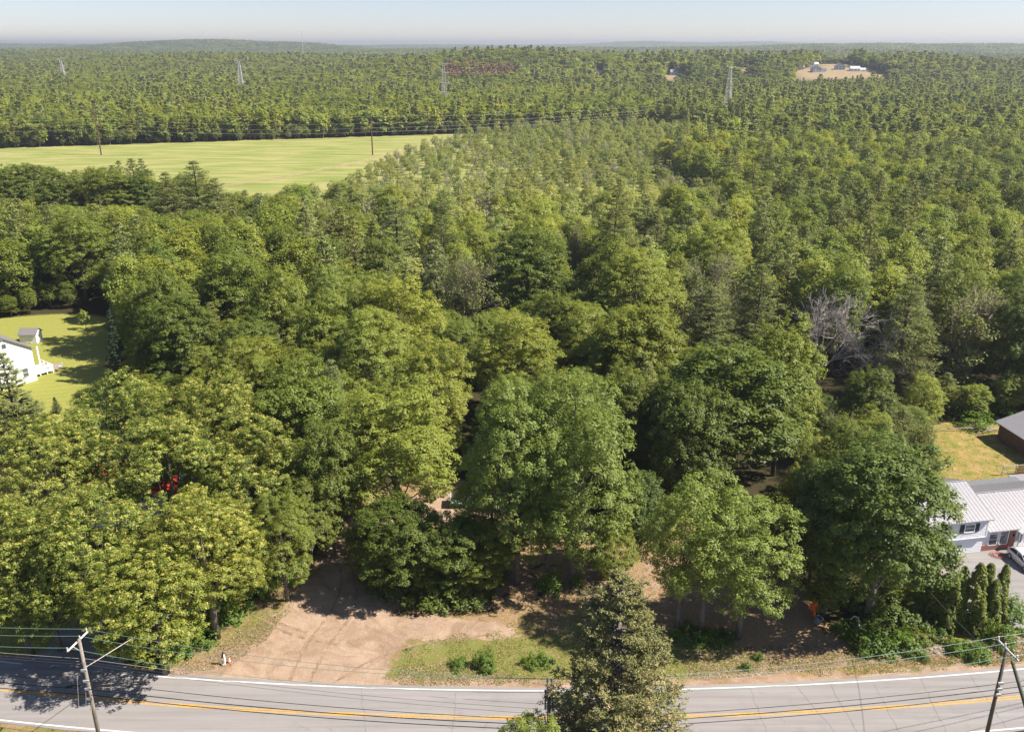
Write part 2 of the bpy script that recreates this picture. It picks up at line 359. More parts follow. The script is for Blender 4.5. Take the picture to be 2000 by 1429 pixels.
# ------------------------------------------------------------------ clearings (ground outlines)
LOT = PW([(-200, 1300), (260, 1316), (330, 1290), (420, 1235), (440, 1190), (520, 1150), (590, 1095), (640, 1060), (660, 1000), (700, 950), (960, 930),
          (990, 985), (1150, 1010), (1330, 1010), (1450, 1050), (1540, 1140), (1640, 1240), (1780, 1262), (2100, 1262), (2200, 1340), (1000, 1520), (-200, 1500)])
LAWN = PW([(-260, 640), (150, 610), (215, 622), (222, 660), (212, 760), (215, 860), (190, 900), (-300, 900)])
LAWNX = PW([(-260, 630), (150, 600), (250, 612), (262, 700), (262, 860), (200, 900), (-300, 900)])
YARD = PW([(1800, 835), (1950, 815), (2300, 830), (2400, 1290), (1830, 1262), (1850, 1180), (1800, 1090), (1760, 1030), (1850, 950)])
LEFTHOUSE = PW([(-100, 930), (420, 870), (560, 1060), (430, 1240), (250, 1310), (-200, 1310)])
FIELD = [(-800, 400), (-292, 508), (-215, 535), (-24, 600), (-40, 520), (-63, 440), (-67, 365), (-88, 318), (-96, 296), (-800, 296)]
SCRUB = [(-96, 270), (-88, 318), (-67, 365), (-63, 440), (-40, 520), (-24, 600), (95, 640), (150, 560), (70, 430), (75, 300), (20, 235), (-50, 250)]
def far_clear(u, v):
    return inpoly(u, v, [(1555, 139), (1600, 124), (1650, 124), (1740, 147), (1745, 154), (1560, 156), (1545, 148)]) | inpoly(u, v, [(435, 129), (500, 129), (505, 138), (430, 138)]) | \
        inpoly(u, v, [(1290, 142), (1352, 148), (1352, 158), (1290, 158)]) | inpoly(u, v, [(1425, 133), (1480, 130), (1480, 142), (1425, 143)]) | inpoly(u, v, [(1155, 134), (1185, 134), (1185, 146), (1155, 146)])

# ------------------------------------------------------------------ ground sheet
def spread(lo, hi, d): return list(np.arange(lo, hi, d))
gx = spread(0, 78, .62)+spread(78, 340, 4.2)+spread(340, 1500, 34)+spread(1500, 13500, 380)
gx = np.array([-a for a in gx[:0:-1]]+gx)
gy = np.array(spread(-60, 40, 10)+spread(40, 125, .62)+spread(125, 260, 1.8)+spread(260, 640, 5.5)+spread(640, 2600, 30)+spread(2600, 14500, 220))
GX, GY = np.meshgrid(gx, gy); fx = GX.ravel(); fy = GY.ravel()
def mask(poly, jit=.6, sc=1.2):
    if jit >= .8: jit *= 1.7; sc = 2.2
    return _mask(poly, jit, sc)
def _mask(poly, jit, sc): 
    return inpoly(fx+fbm(fx, fy, sc, 11)*jit, fy+fbm(fx, fy, sc, 12)*jit, poly).astype(float)
road_fit = np.array([1.09530414e-08, 5.13655525e-08, 1.43261141e-03, -9.72857407e-03, 60.6452648])
def road_y(x): 
    xc = np.clip(x, -60, 60); return np.polyval(road_fit, xc)+(x-xc)*np.polyval(np.polyder(road_fit), xc)
dr = np.abs(fy-road_y(fx))
gz = terrain(fx, fy)
rough_w = np.clip((dr-5.2)/2.5, 0, 1)*(fy < 200)
gz = gz+rough_w*(fbm(fx, fy, 3.5, 21)*.10+fbm(fx, fy, 1.0, 22)*.035)
hummock = np.exp(-(((fx-4)/9)**2+((fy-67.4-.0*fx)/1.5)**2))*.35
gz = gz+hummock*rough_w
nx, ny = len(gx), len(gy); idx = np.arange(nx*ny).reshape(ny, nx)
GF = np.stack([idx[:-1, :-1], idx[:-1, 1:], idx[1:, 1:], idx[1:, :-1]], -1).reshape(-1, 4)
gme = np_mesh('ground', np.stack([fx, fy, gz], 1), GF); gme.shade_smooth()
sand = mask(PW([(300, 1332), (330, 1312), (440, 1300), (500, 1240), (560, 1180), (620, 1110), (650, 1050), (720, 1060), (715, 1130), (760, 1190), (880, 1205), (1010, 1230), (1080, 1215), (1000, 1245), (860, 1245), (790, 1250), (740, 1290), (775, 1345), (600, 1345)]), .8)
sand = np.maximum(sand, .75*mask(PW([(650, 1060), (700, 980), (960, 950), (990, 1010), (760, 1040), (715, 1090)]), .8))
sand = np.maximum(sand, .46*mask(PW([(1090, 1120), (1180, 1085), (1330, 1070), (1560, 1100), (1560, 1190), (1330, 1215), (1180, 1215), (1100, 1165)]), 1.0))
sand = np.maximum(sand, .9*mask([(x, road_y(x)+3.0) for x in np.arange(-62, 63, 4)]+[(x, road_y(x)+4.9) for x in np.arange(62, -63, -4)], .35))
sand = np.maximum(sand, .9*mask([(x, road_y(x)-4.2) for x in np.arange(-62, 63, 4)]+[(x, road_y(x)-3.0) for x in np.arange(62, -63, -4)], .2))
chips = .62*mask(LOT, .5)
chips = np.maximum(chips, mask(PW([(280, 1310), (400, 1285), (470, 1230), (560, 1190), (520, 1250), (450, 1300), (330, 1325)]), .8))
chips = np.maximum(chips, mask(PW([(980, 1235), (1330, 1080), (1560, 1150), (1660, 1250), (1800, 1262), (2100, 1235), (2100, 1300), (1700, 1300), (1350, 1335), (1100, 1345), (960, 1345)]), 1.0))
chips = np.maximum(chips, 1.0*mask(PW([(1090, 1120), (1180, 1085), (1330, 1070), (1560, 1100), (1560, 1190), (1330, 1215), (1180, 1215), (1100, 1165)]), 1.0))
chips = np.maximum(chips, .8*mask(PW([(760, 1300), (900, 1290), (1040, 1330), (900, 1345), (760, 1345)]), .8))
grass = .36*mask(LOT, .5)*(1-.8*np.clip((fx-14)/10, 0, 1))*np.where(fy > 73.5, .5, 1.0)
grass = np.maximum(grass, mask(PW([(790, 1262), (900, 1235), (1110, 1240), (1140, 1190), (1240, 1235), (1330, 1250), (1500, 1270), (1480, 1310), (1330, 1325), (1080, 1345), (790, 1345), (745, 1320), (790, 1290)]), 1.0))
grass = np.maximum(grass, .8*mask(PW([(480, 1200), (560, 1170), (575, 1185), (520, 1250), (480, 1270), (440, 1250)]), .5))
grass = np.maximum(grass, mask(PW([(330, 1312), (430, 1307), (440, 1318), (340, 1322)]), .3)); grass = np.maximum(grass, .9*mask(PW([(600, 1215), (700, 1210), (740, 1225), (650, 1245)]), .5))
grass = np.maximum(grass, .8*mask(PW([(1560, 1312), (1800, 1300), (2050, 1270), (2050, 1292), (1800, 1316), (1600, 1325)]), .3))
grass = np.maximum(grass, .7*mask([(x, road_y(x)-16) for x in np.arange(-62, 63, 4)]+[(x, road_y(x)-4.1) for x in np.arange(62, -63, -4)], .4))
lawn = np.maximum(mask(LAWN, .3), mask(PW([(-150, 1190), (130, 1205), (150, 1280), (-200, 1290)]), .2))
yard = mask(YARD, .8)
fld = mask(FIELD, 1.5, 20)+mask(SCRUB, 2, 20)*.8
uu, vv, dd = Q(fx, fy, gz+0.0)
dirt_hill = (far_clear(uu, vv) & (fy > 600)).astype(float)
nearm = (fy > 30) & (fy < 130) & (np.abs(fx) < 90)
def blur(a, n=2):
    a = a.reshape(ny, nx).copy()
    for _ in range(n):
        b = a.copy(); b[1:-1] = (a[:-2]+2*a[1:-1]+a[2:])/4; a = b.copy(); a[:, 1:-1] = (b[:, :-2]+2*b[:, 1:-1]+b[:, 2:])/4
    return a.ravel()
sand, grass, chips, lawn, yard = [blur(q_, 3) for q_ in (sand, grass, chips, lawn, yard)]
def cattr(name, r, g, b, a):
    at = gme.attributes.new(name, 'FLOAT_COLOR', 'POINT')
    at.data.foreach_set('color', np.stack([r, g, b, a], 1).astype(np.float32).ravel())
cattr('m1', sand, grass, chips, lawn); cattr('m2', yard, fld, dirt_hill, np.ones_like(sand))
m, nt, b = new_mat('ground_soil_and_grass'); b.inputs['Roughness'].default_value = .95; b.inputs['Specular IOR Level'].default_value = .1
geo = N(nt, 'ShaderNodeNewGeometry'); pos = geo.outputs['Position']
def sep(nm):
    a = attr(nt, nm); s = N(nt, 'ShaderNodeSeparateColor'); nt.links.new(a.outputs['Color'], s.inputs[0]); return s.outputs[0], s.outputs[1], s.outputs[2], a.outputs['Alpha']
mS, mG, mC, mL = sep('m1'); mY, mF, mD, _ = sep('m2')
n1 = noise(nt, .55, 6, .65, pos).outputs[0]; n2 = noise(nt, 3.2, 6, .7, pos).outputs[0]; n3 = noise(nt, 14, 4, .7, pos).outputs[0]; n4 = noise(nt, .13, 4, .5, pos).outputs[0]
def edge(msk, nse, k=.9, soft=6.0):   # noisy threshold of a smooth mask
    return math_n(nt, 'MULTIPLY', math_n(nt, 'ADD', math_n(nt, 'MULTIPLY', math_n(nt, 'SUBTRACT', nse, .5), k*1.6), math_n(nt, 'SUBTRACT', msk, .5)), soft, False)
def sat(s): return math_n(nt, 'ADD', s, .5, True)
mp = N(nt, 'ShaderNodeMapping'); mp.inputs['Scale'].default_value = (.5, 6, 1); mp.inputs['Rotation'].default_value = (0, 0, .5); nt.links.new(pos, mp.inputs[0])
streak = noise(nt, 1.0, 5, .7, mp.outputs[0]).outputs[0]
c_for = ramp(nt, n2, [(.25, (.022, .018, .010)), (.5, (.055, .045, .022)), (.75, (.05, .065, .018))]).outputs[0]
c_sand = mix(nt, ramp(nt, n1, [(.3, (0, 0, 0)), (.7, (1, 1, 1))]).outputs[0], (.34, .225, .15), (.43, .30, .21)); c_sand = mix(nt, ramp(nt, n3, [(.35, (0, 0, 0)), (.75, (1, 1, 1))]).outputs[0], c_sand, (.47, .355, .265))
c_sand = mix(nt, ramp(nt, streak, [(.52, (0, 0, 0)), (.7, (.6, .6, .6))]).outputs[0], c_sand, (.30, .19, .125))
n5 = noise(nt, .28, 5, .7, pos, 1.2).outputs[0]
c_sand = mix(nt, ramp(nt, n5, [(.42, (0, 0, 0)), (.62, (.75, .75, .75))]).outputs[0], c_sand, (.25, .165, .108))
vor = N(nt, 'ShaderNodeTexVoronoi'); vor.inputs['Scale'].default_value = 2.2; nt.links.new(pos, vor.inputs[0])
c_sand = mix(nt, ramp(nt, vor.outputs[0], [(.05, (.8, .8, .8)), (.11, (0, 0, 0))]).outputs[0], c_sand, (.58, .50, .42))
c_chip = ramp(nt, n3, [(.25, (.10, .052, .032)), (.42, (.27, .15, .092)), (.58, (.40, .25, .16)), (.8, (.54, .40, .28))]).outputs[0]
c_gras = mix(nt, n2, (.085, .125, .020), (.215, .240, .050)); c_gras = mix(nt, ramp(nt, n3, [(.45, (0, 0, 0)), (.7, (.8, .8, .8))]).outputs[0], c_gras, (.26, .20, .10))
mlw = N(nt, 'ShaderNodeTexWave'); mlw.inputs['Scale'].default_value = .16; mlw.inputs['Distortion'].default_value = 2.5; mlw.inputs['Detail'].default_value = 3
mpl = N(nt, 'ShaderNodeMapping'); mpl.inputs['Rotation'].default_value = (0, 0, 1.25); nt.links.new(pos, mpl.inputs[0]); nt.links.new(mpl.outputs[0], mlw.inputs[0])
c_lawn = mix(nt, mlw.outputs[1], (.25, .262, .055), (.28, .288, .066)); c_lawn = mix(nt, ramp(nt, n2, [(.45, (0, 0, 0)), (.75, (.6, .6, .6))]).outputs[0], c_lawn, (.34, .28, .10))
c_yard = ramp(nt, n1, [(.3, (.11, .15, .022)), (.45, (.20, .20, .04)), (.56, (.34, .235, .095)), (.7, (.42, .29, .14))]).outputs[0]; c_yard = mix(nt, ramp(nt, streak, [(.4, (0, 0, 0)), (.6, (.5, .5, .5))]).outputs[0], c_yard, (.34, .25, .09))
mpf = N(nt, 'ShaderNodeMapping'); mpf.inputs['Scale'].default_value = (.03, .12, 1); mpf.inputs['Rotation'].default_value = (0, 0, -.35); nt.links.new(pos, mpf.inputs[0])
nf = noise(nt, 1.2, 5, .6, mpf.outputs[0]).outputs[0]
c_fld = ramp(nt, nf, [(.28, (.165, .215, .045)), (.45, (.235, .265, .070)), (.58, (.33, .31, .115)), (.7, (.40, .32, .16))]).outputs[0]
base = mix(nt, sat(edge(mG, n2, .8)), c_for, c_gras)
base = mix(nt, sat(edge(mC, n1, .8)), base, mix(nt, sat(math_n(nt, 'MULTIPLY', math_n(nt, 'ADD', math_n(nt, 'SUBTRACT', n2, .5), math_n(nt, 'MULTIPLY', math_n(nt, 'SUBTRACT', mG, .5), .14)), 9.0)), c_chip, c_gras))
base = mix(nt, sat(edge(mS, n1, .9)), base, c_sand)
base = mix(nt, sat(edge(mL, n2, .3)), base, c_lawn); base = mix(nt, sat(edge(mY, n1, .5)), base, c_yard)
base = mix(nt, sat(edge(mF, n4, .3)), base, c_fld); base = mix(nt, mD, base, mix(nt, n4, (.24, .17, .10), (.38, .30, .17)))
nt.links.new(base, b.inputs['Base Color'])
bump(nt, math_n(nt, 'ADD', n2, math_n(nt, 'MULTIPLY', n3, .6)), b, .7, .12)
g = link('ground', gme, m); setp(g, kind='structure')

# ------------------------------------------------------------------ road
HW = 3.42
def strip(name, off, w, z, mat, x0=-64, x1=64, n=64, gaps=None, parent=None, kind='structure'):
    V = []; F = []; xs = np.linspace(x0, x1, n+1); d = np.polyder(road_fit)
    for i, x in enumerate(xs):
        s = np.polyval(d, np.clip(x, -60, 60)); nn = np.array([-s, 1])/math.hypot(s, 1); c = np.array([x, road_y(x)])
        wob = .0 if w < 1 else (random.random()-.5)*.12
        a = c+nn*(off-w/2-wob); bb = c+nn*(off+w/2+wob); V += [(a[0], a[1], z), (bb[0], bb[1], z)]
    for i in range(n): F.append((2*i, 2*i+2, 2*i+3, 2*i+1))
    me = bpy.data.meshes.new(name); me.from_pydata(V, [], F); o = link(name, me, mat, parent); setp(o, kind=kind); return o
m, nt, b = new_mat('worn_grey_asphalt'); b.inputs['Roughness'].default_value = .85; b.inputs['Specular IOR Level'].default_value = .25
pos = N(nt, 'ShaderNodeNewGeometry').outputs['Position']
mp = N(nt, 'ShaderNodeMapping'); mp.inputs['Scale'].default_value = (.05, 1.1, 1); nt.links.new(pos, mp.inputs[0])
a1 = noise(nt, 1.3, 4, .6, mp.outputs[0]).outputs[0]; a2 = noise(nt, 30, 3, .7, pos).outputs[0]; a3 = noise(nt, .5, 5, .6, pos).outputs[0]
c = ramp(nt, a1, [(.3, (.205, .190, .185)), (.7, (.290, .268, .260))]).outputs[0]
c = mix(nt, ramp(nt, a2, [(.3, (0, 0, 0)), (.8, (.35, .35, .35))]).outputs[0], c, (.37, .345, .335)); c = mix(nt, ramp(nt, a3, [(.55, (0, 0, 0)), (.8, (.35, .35, .35))]).outputs[0], c, (.15, .145, .15))
nt.links.new(c, b.inputs['Base Color']); bump(nt, a2, b, .3, .01)
M['asphalt'] = m
M['white'] = simple('worn_white_road_paint', (.66, .65, .62), .7, var=.22, scale=4)
M['yellowp'] = simple('worn_yellow_road_paint', (.62, .33, .045), .7, var=.25, scale=4)
M['crack'] = simple('dark_crack', (.13, .12, .115), .9)
strip('road', 0, HW*2+.9, .03, M['asphalt'])
strip('road_centre_line', .13, .12, .036, M['yellowp']); strip('road_centre_line', -.13, .12, .036, M['yellowp'])
strip('road_edge_line', HW, .14, .036, M['white']); strip('road_edge_line', -HW-.1, .14, .036, M['white'])
cb_ = MB(); rg = random.Random(5)
def crack(x0, o0, x1, o1, w=.035, n=14):
    pts = []
    for i in range(n+1):
        t = i/n; x = x0+(x1-x0)*t+rg.uniform(-.10, .10); o = o0+(o1-o0)*t; pts.append((x, road_y(x)+o))
    for i in range(n):
        ww = w*rg.uniform(.4, 1.1); (ax, ay), (bx, by) = pts[i], pts[i+1]; dx, dy = bx-ax, by-ay; L = math.hypot(dx, dy) or 1; nx_, ny_ = -dy/L*ww/2, dx/L*ww/2
        cb_.face([(ax-nx_, ay-ny_, .041), (ax+nx_, ay+ny_, .041), (bx+nx_, by+ny_, .041), (bx-nx_, by-ny_, .041)])
for x in (-14, -5.5, 3, 22, 25.5, 29, 33, 37.5, 42.5, 46.5): crack(x+rg.uniform(-.5, .5), 3.4, x+rg.uniform(-.5, 2.8), -3.6, .022)
for k in range(22):
    x = rg.uniform(-20, 50); o = rg.uniform(-3, 3); crack(x, o, x+rg.uniform(-1.5, 2.5), o+rg.uniform(-1, 1), .018, 6)
setp(cb_.obj('road_crack', M['crack']), kind='structure')
def poly_sheet(name, pts, z, mat):
    me = bpy.data.meshes.new(name); me.from_pydata([(x, y, z) for x, y in pts], [], [tuple(range(len(pts)))]); me.update(); return setp(link(name, me, mat), kind='structure')
poly_sheet('side_driveway', PW([(40, 1300), (95, 1262), (130, 1215), (150, 1170), (205, 1175), (200, 1225), (215, 1270), (270, 1318)]), .10, M['asphalt'])

M['track'] = simple('compacted_damp_soil', (.27, .18, .122), .95, var=.35, scale=1.5)
def track(pts, w=.42):
    pts = [P(*q) for q in pts]; b = MB(); n = 40; X = np.interp(np.linspace(0, len(pts)-1, n), range(len(pts)), [p[0] for p in pts]); Y = np.interp(np.linspace(0, len(pts)-1, n), range(len(pts)), [p[1] for p in pts])
    for _ in range(6): X[1:-1] = (X[:-2]+X[1:-1]*2+X[2:])/4; Y[1:-1] = (Y[:-2]+Y[1:-1]*2+Y[2:])/4
    Z = np.clip((np.abs(Y-road_y(X))-5.2)/2.5, 0, 1)*(fbm(X, Y, 3.5, 21)*.10+fbm(X, Y, 1.0, 22)*.035)+.012
    for i in range(n-1):
        if random.random() < .12: continue
        d = Vector((X[i+1]-X[i], Y[i+1]-Y[i], 0)).normalized(); q = Vector((-d.y, d.x, 0))*w/2*random.uniform(.4, 1.1); a = Vector((X[i], Y[i], Z[i])); c = Vector((X[i+1], Y[i+1], Z[i+1])); b.face([a-q, a+q, c+q, c-q])
    setp(b.obj('tyre_track', M['track']), kind='structure')
for pts in ([(520, 1180), (515, 1205), (535, 1225), (590, 1245), (660, 1258)], [(535, 1172), (528, 1198), (548, 1218), (600, 1235)], [(600, 1340), (640, 1260), (690, 1200), (700, 1140), (680, 1090)], [(560, 1340), (600, 1255), (650, 1190), (670, 1135), (660, 1090)], [(640, 1340), (720, 1290), (820, 1255), (960, 1240)], [(1000, 1245), (1150, 1215), (1300, 1225)]): track(pts)
ft = [(-30, 590), (-52, 520), (-72, 455), (-98, 400), (-130, 350), (-160, 300)]; b = MB()
for i in range(len(ft)-1):
    for q in range(8):
        t0, t1 = q/8, (q+1)/8; ax, ay = ft[i][0]+(ft[i+1][0]-ft[i][0])*t0, ft[i][1]+(ft[i+1][1]-ft[i][1])*t0; bx, by = ft[i][0]+(ft[i+1][0]-ft[i][0])*t1, ft[i][1]+(ft[i+1][1]-ft[i][1])*t1
        for o_ in (-1.6, 1.2): b.face([(ax+o_-.8, ay, .06), (ax+o_+.6+random.random()*.5, ay, .06), (bx+o_+.8, by, .06), (bx+o_-.7-random.random()*.4, by, .06)])
setp(b.obj('farm_track', simple('dry_field_track', (.36, .29, .14), .95, var=.3, scale=.2)), kind='structure')
# ------------------------------------------------------------------ trees: placing
TREES = []   # (kind, x, y, a, h, tint, label, group, hero)
def place_top(u, vt, w, h, cb=.2):
    c = h*(1-cb)/2; zc = h-c; ext = w*.5; w0 = w
    for _ in range(12):
        x, y = P(u, vt+ext, zc); D = Q(x, y, zc)[2]; a = min(w/2*D/FPX, .46*h); th = math.atan2(CAMH-zc, math.hypot(x, y))
        ext = FPX/D*math.sqrt((a*math.sin(th))**2+(c*math.cos(th))**2)
    return x, y, a
def place_base(ub, vb, vt, w, cb=.2):
    x, y = P(ub, vb); lo, hi = 2.0, 40.0
    for _ in range(30):
        h = (lo+hi)/2; c = h*(1-cb)/2; zc = h-c; u, v, D = Q(x, y, zc); a = w/2*D/FPX; th = math.atan2(CAMH-zc, math.hypot(x, y))
        top = v-FPX/D*math.sqrt((a*math.sin(th))**2+(c*math.cos(th))**2)
        if top > vt: lo = h
        else: hi = h
    return x, y, a, h
WORD = {'maple': 'maple', 'ash': 'ash', 'yellow': 'maple', 'pine': 'pine', 'hemlock': 'hemlock', 'fir': 'spruce', 'twiggy': 'thin-leaved tree', 'dead': 'dead tree', 'sapling': 'sapling'}
def hero(kind, u, vt, w, h, tint, label, variant=None):
    x, y, a = place_top(u, vt, w, h); win(u, vt, min(w, 2*a*FPX/Q(x, y, h/2)[2])*(1.5 if kind in ('dead', 'twiggy') else 1), x, y); TREES.append((kind, x, y, a, h, tint, label, None, True, variant))
def herob(kind, ub, vb, vt, w, tint, label, variant=None):
    x, y, a, h = place_base(ub, vb, vt, w); TREES.append((kind, x, y, a, h, tint, label, None, True, variant))
WIN = []
def win(u, vt, w, x, y): WIN.append((u-w*.40, u+w*.40, vt, vt+w*.62, math.hypot(x, y)))
H_ = hero
H_('yellow', 405, 706, 250, 21, .55, 'yellow-tipped maple at the back of the left roadside clump, bare forked limbs in its top')
H_('yellow', 235, 722, 250, 20, .6, 'yellow-tipped maple at the edge of the left lawn, below the dark spruce shadow')
H_('yellow', 95, 800, 240, 18, .7, 'yellow-tipped maple beside the white house at the left edge')
H_('yellow', 330, 800, 260, 19, .6, 'yellow-tipped maple with the red roof showing through its crown')
H_('yellow', 480, 800, 250, 18, .45, 'yellow-tipped maple on the right side of the roadside clump beside the darker maple')
H_('yellow', 160, 930, 270, 18, .75, 'broad yellow-tipped maple directly in front of the red roofed house')
H_('yellow', 400, 935, 250, 17, .7, 'yellow-tipped maple over the grey cable by the dirt track')
H_('yellow', 20, 960, 230, 17, .55, 'yellow-tipped maple cut by the left edge of the photo above the road')
H_('yellow', 300, 1040, 270, 14, .8, 'lowest yellow-tipped maple spreading above the utility pole and side driveway')
H_('yellow', 90, 1030, 200, 13, .5, 'shaded yellow-tipped maple above the left end of the road')
H_('maple', 580, 686, 220, 21, .62, 'olive green maple rising behind the yellow-tipped clump')
H_('ash', 548, 955, 140, 13, .35, 'mid green round-crowned ash beside the shaded dirt track')
H_('ash', 600, 900, 130, 13, .15, 'dark green ash leaning over the upper end of the dirt track')
H_('ash', 775, 528, 200, 22, .75, 'tall light green ash left of the twiggy bare-topped tree')
H_('ash', 725, 590, 190, 21, .7, 'light green ash with pale limbs in the middle of the left woods')
H_('ash', 850, 640, 160, 20, .65, 'light green ash beside the dark gap left of centre')
H_('ash', 770, 728, 270, 20, .72, 'wide light green ash above the sandy clearing left of the island trees')
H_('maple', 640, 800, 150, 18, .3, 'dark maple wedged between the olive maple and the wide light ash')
H_('maple', 470, 482, 170, 22, .55, 'tall olive maple behind the spruce at the lawn corner')
H_('maple', 540, 520, 130, 21, .6, 'olive maple with rusty foliage beside the tall olive maple')
H_('maple', 345, 560, 170, 19, .2, 'grey green maple overhanging the right side of the left lawn')
H_('maple', 300, 640, 160, 12, .75, 'low bright green maple at the right edge of the left lawn')
H_('maple', 640, 560, 150, 20, .8, 'vivid green maple between the olive maples and the light ashes')
H_('fir', 222, 608, 60, 13, .2, 'dark conical spruce standing on the right edge of the left lawn')
herob('ash', 1010, 1140, 713, 215, .55, 'tallest light green ash of the island clump, left crown with a straight lower trunk')
herob('ash', 1118, 1138, 722, 260, .35, 'grey green ash on the right of the island clump with a pale bare lower trunk')
H_('ash', 960, 870, 190, 15, .6, 'shorter light ash in front of the tallest island ash')
H_('ash', 1070, 905, 150, 14, .3, 'ash hung with brown vines between the two island trunks')
H_('maple', 780, 955, 190, 12, .12, 'low dark maple on the left of the island beside the sandy track')
H_('maple', 870, 985, 170, 10, .2, 'small dark maple above the island undergrowth')
H_('ash', 935, 1000, 160, 9, .1, 'drooping dark ash at the front centre of the island')
H_('ash', 1195, 1000, 120, 8, .3, 'low leafy ash to the right of the pale island trunk'); H_('maple', 1240, 900, 120, 13, .1, 'dark maple in the gap right of the island clump')
H_('maple', 720, 1000, 110, 8, .25, 'small maple reaching over the track on the left tip of the island')
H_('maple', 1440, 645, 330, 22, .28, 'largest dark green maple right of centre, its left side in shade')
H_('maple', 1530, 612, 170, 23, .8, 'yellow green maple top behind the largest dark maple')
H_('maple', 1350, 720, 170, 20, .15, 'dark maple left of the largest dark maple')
herob('locust', 1322, 1232, 945, 185, .62, 'left of the three light green locust-like trees on thin trunks')
herob('locust', 1368, 1238, 912, 230, .7, 'middle and tallest of the three light green locust-like trees on thin trunks')
herob('locust', 1442, 1245, 945, 235, .58, 'right of the three light green locust-like trees on thin trunks')
herob('maple', 1692, 1212, 822, 305, .22, 'big dark maple in front of the white garage with twigs in its crown')
H_('maple', 1600, 880, 130, 16, .1, 'dark maple squeezed left of the big maple by the garage')
H_('maple', 1700, 702, 130, 15, .12, 'dark rounded tree below the bleached fallen branches')
H_('ash', 1805, 726, 85, 10, .95, 'bright yellow green young tree at the corner of the right yard')
H_('maple', 1245, 575, 210, 21, .5, 'mid green maple right of centre above the dark gap')
H_('ash', 1245, 470, 190, 22, .68, 'domed light green ash below the tall blue green pine')
H_('ash', 1010, 600, 190, 18, .6, 'light ash behind the island clump beside an orange-tinged maple')
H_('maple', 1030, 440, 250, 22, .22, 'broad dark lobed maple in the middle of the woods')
H_('twiggy', 915, 478, 130, 20, .5, 'bare-topped twiggy tree with brown branches left of the dark lobed maple')
H_('ash', 1045, 386, 110, 24, 1.0, 'bright yellow green tall tree above the dark lobed maple')
H_('pine', 1200, 380, 130, 25, .15, 'tall blue green pine right of the bright yellow green tree')
H_('pine', 862, 385, 85, 24, .0, 'dark narrow layered pine left of centre')
H_('pine', 775, 392, 120, 23, .6, 'wide feathery pine left of the dark narrow pine')
H_('maple', 745, 452, 95, 20, .5, 'small saturated green maple below the wide feathery pine')
H_('twiggy', 1385, 478, 150, 20, .45, 'round twiggy tree with thin leaves right of the domed ash')
H_('pine', 1385, 560, 140, 17, .25, 'blue green pine beneath the round twiggy tree')
H_('pine', 1480, 520, 130, 20, .35, 'full pine behind the largest dark maple')
H_('dead', 1608, 545, 190, 20, .5, 'bleached leafless tree with spreading branches right of centre')
H_('dead', 1705, 600, 190, 16, .5, 'leaning leafless tree behind the dark rounded tree')
H_('pine', 1768, 540, 150, 21, .35, 'layered pine right of the bleached leafless tree')
H_('twiggy', 1905, 545, 190, 19, .6, 'large fan-shaped twiggy tree near the right edge')
H_('ash', 1400, 425, 130, 21, .85, 'light green domed tree above the round twiggy tree')
H_('maple', 20, 316, 110, 21, .35, 'dark green maple cut by the left edge in front of the field'); H_('maple', 118, 330, 100, 20, .3, 'dark rounded maple right of the deep green maple by the field')
H_('maple', 66, 310, 110, 21, .4, 'deep green maple at the left edge in front of the green field')
H_('pine', 330, 340, 100, 22, .35, 'feathery pine left of the big feathery pine beside the field'); H_('maple', 280, 326, 90, 20, .3, 'dark grey green tree left of the feathery pines'); H_('pine', 425, 350, 90, 19, .5, 'pine at the right end of the trees in front of the field')
H_('pine', 385, 318, 120, 24, .55, 'big feathery pine beside the green field')
H_('maple', 215, 322, 120, 21, .35, 'grey green tree between the left maple and the feathery pine')
H_('ash', 150, 400, 150, 22, .4, 'tall tree with a pale bare trunk above the left lawn')
H_('hemlock', 20, 690, 140, 15, .6, 'feathery hemlock in front of the white house at the left edge')
H_('hemlock', 60, 770, 120, 9, .7, 'low spreading hemlock at the lower edge of the left lawn')
herob('sapling', 168, 643, 602, 22, .9, 'small staked yellow green sapling alone on the left lawn')
herob('fir', 112, 808, 775, 26, .3, 'little blue spruce at the bottom of the left lawn')
H_('twiggy', 1780, 690, 110, 9, .4, 'grey tangle of a small bare tree beside the bright young tree')
H_('twiggy', 1430, 560, 60, 15, .4, 'slender twiggy tree between two pines right of centre')
H_('twiggy', 1120, 420, 70, 20, .1, 'brownish twiggy tree between the bright yellow tree and the blue green pine')
H_('ash', 1905, 742, 80, 6, .8, 'light green bushy tree behind the right yard')
H_('maple', 1985, 560, 110, 19, .15, 'dark maple cut by the right edge of the photo')
H_('ash', 1048, 1384, 180, 13, .6, 'green treetop at the bottom edge beside the brown-tinged spruce')
# ------------------------------------------------------------------ fill woods
rng = np.random.default_rng(99)
HX = np.array([[t[1], t[2], t[3]] for t in TREES])
def jgrid(y0, y1, s, side=1.22, marg=25):
    out = []
    for y in np.arange(y0, y1, s):
        w = .59*y*side+marg; xs = np.arange(-w, w, s)+rng.uniform(0, s)
        out.append(np.stack([xs, np.full(len(xs), y)], 1))
    o = np.concatenate(out); return o+rng.uniform(-.42, .42, o.shape)*s
pts = jgrid(70, 300, 6.6); x, y = pts[:, 0], pts[:, 1]
u, v, _ = Q(x, y, 0*x)
bad = np.zeros(len(x), bool)
for poly in (LOT, LAWNX, YARD, LEFTHOUSE, FIELD): bad |= inpoly(x, y, poly)
bad |= inpoly(x, y, PW([(-400, 880), (600, 880), (600, 1320), (-400, 1320)])) | (y < road_y(x)+14)
for hx, hy, ha in HX: bad |= (x-hx)**2+(y-hy)**2 < (max(ha*.95, 2.2))**2
pts = pts[~bad]; u = u[~bad]; v = v[~bad]
fill = []
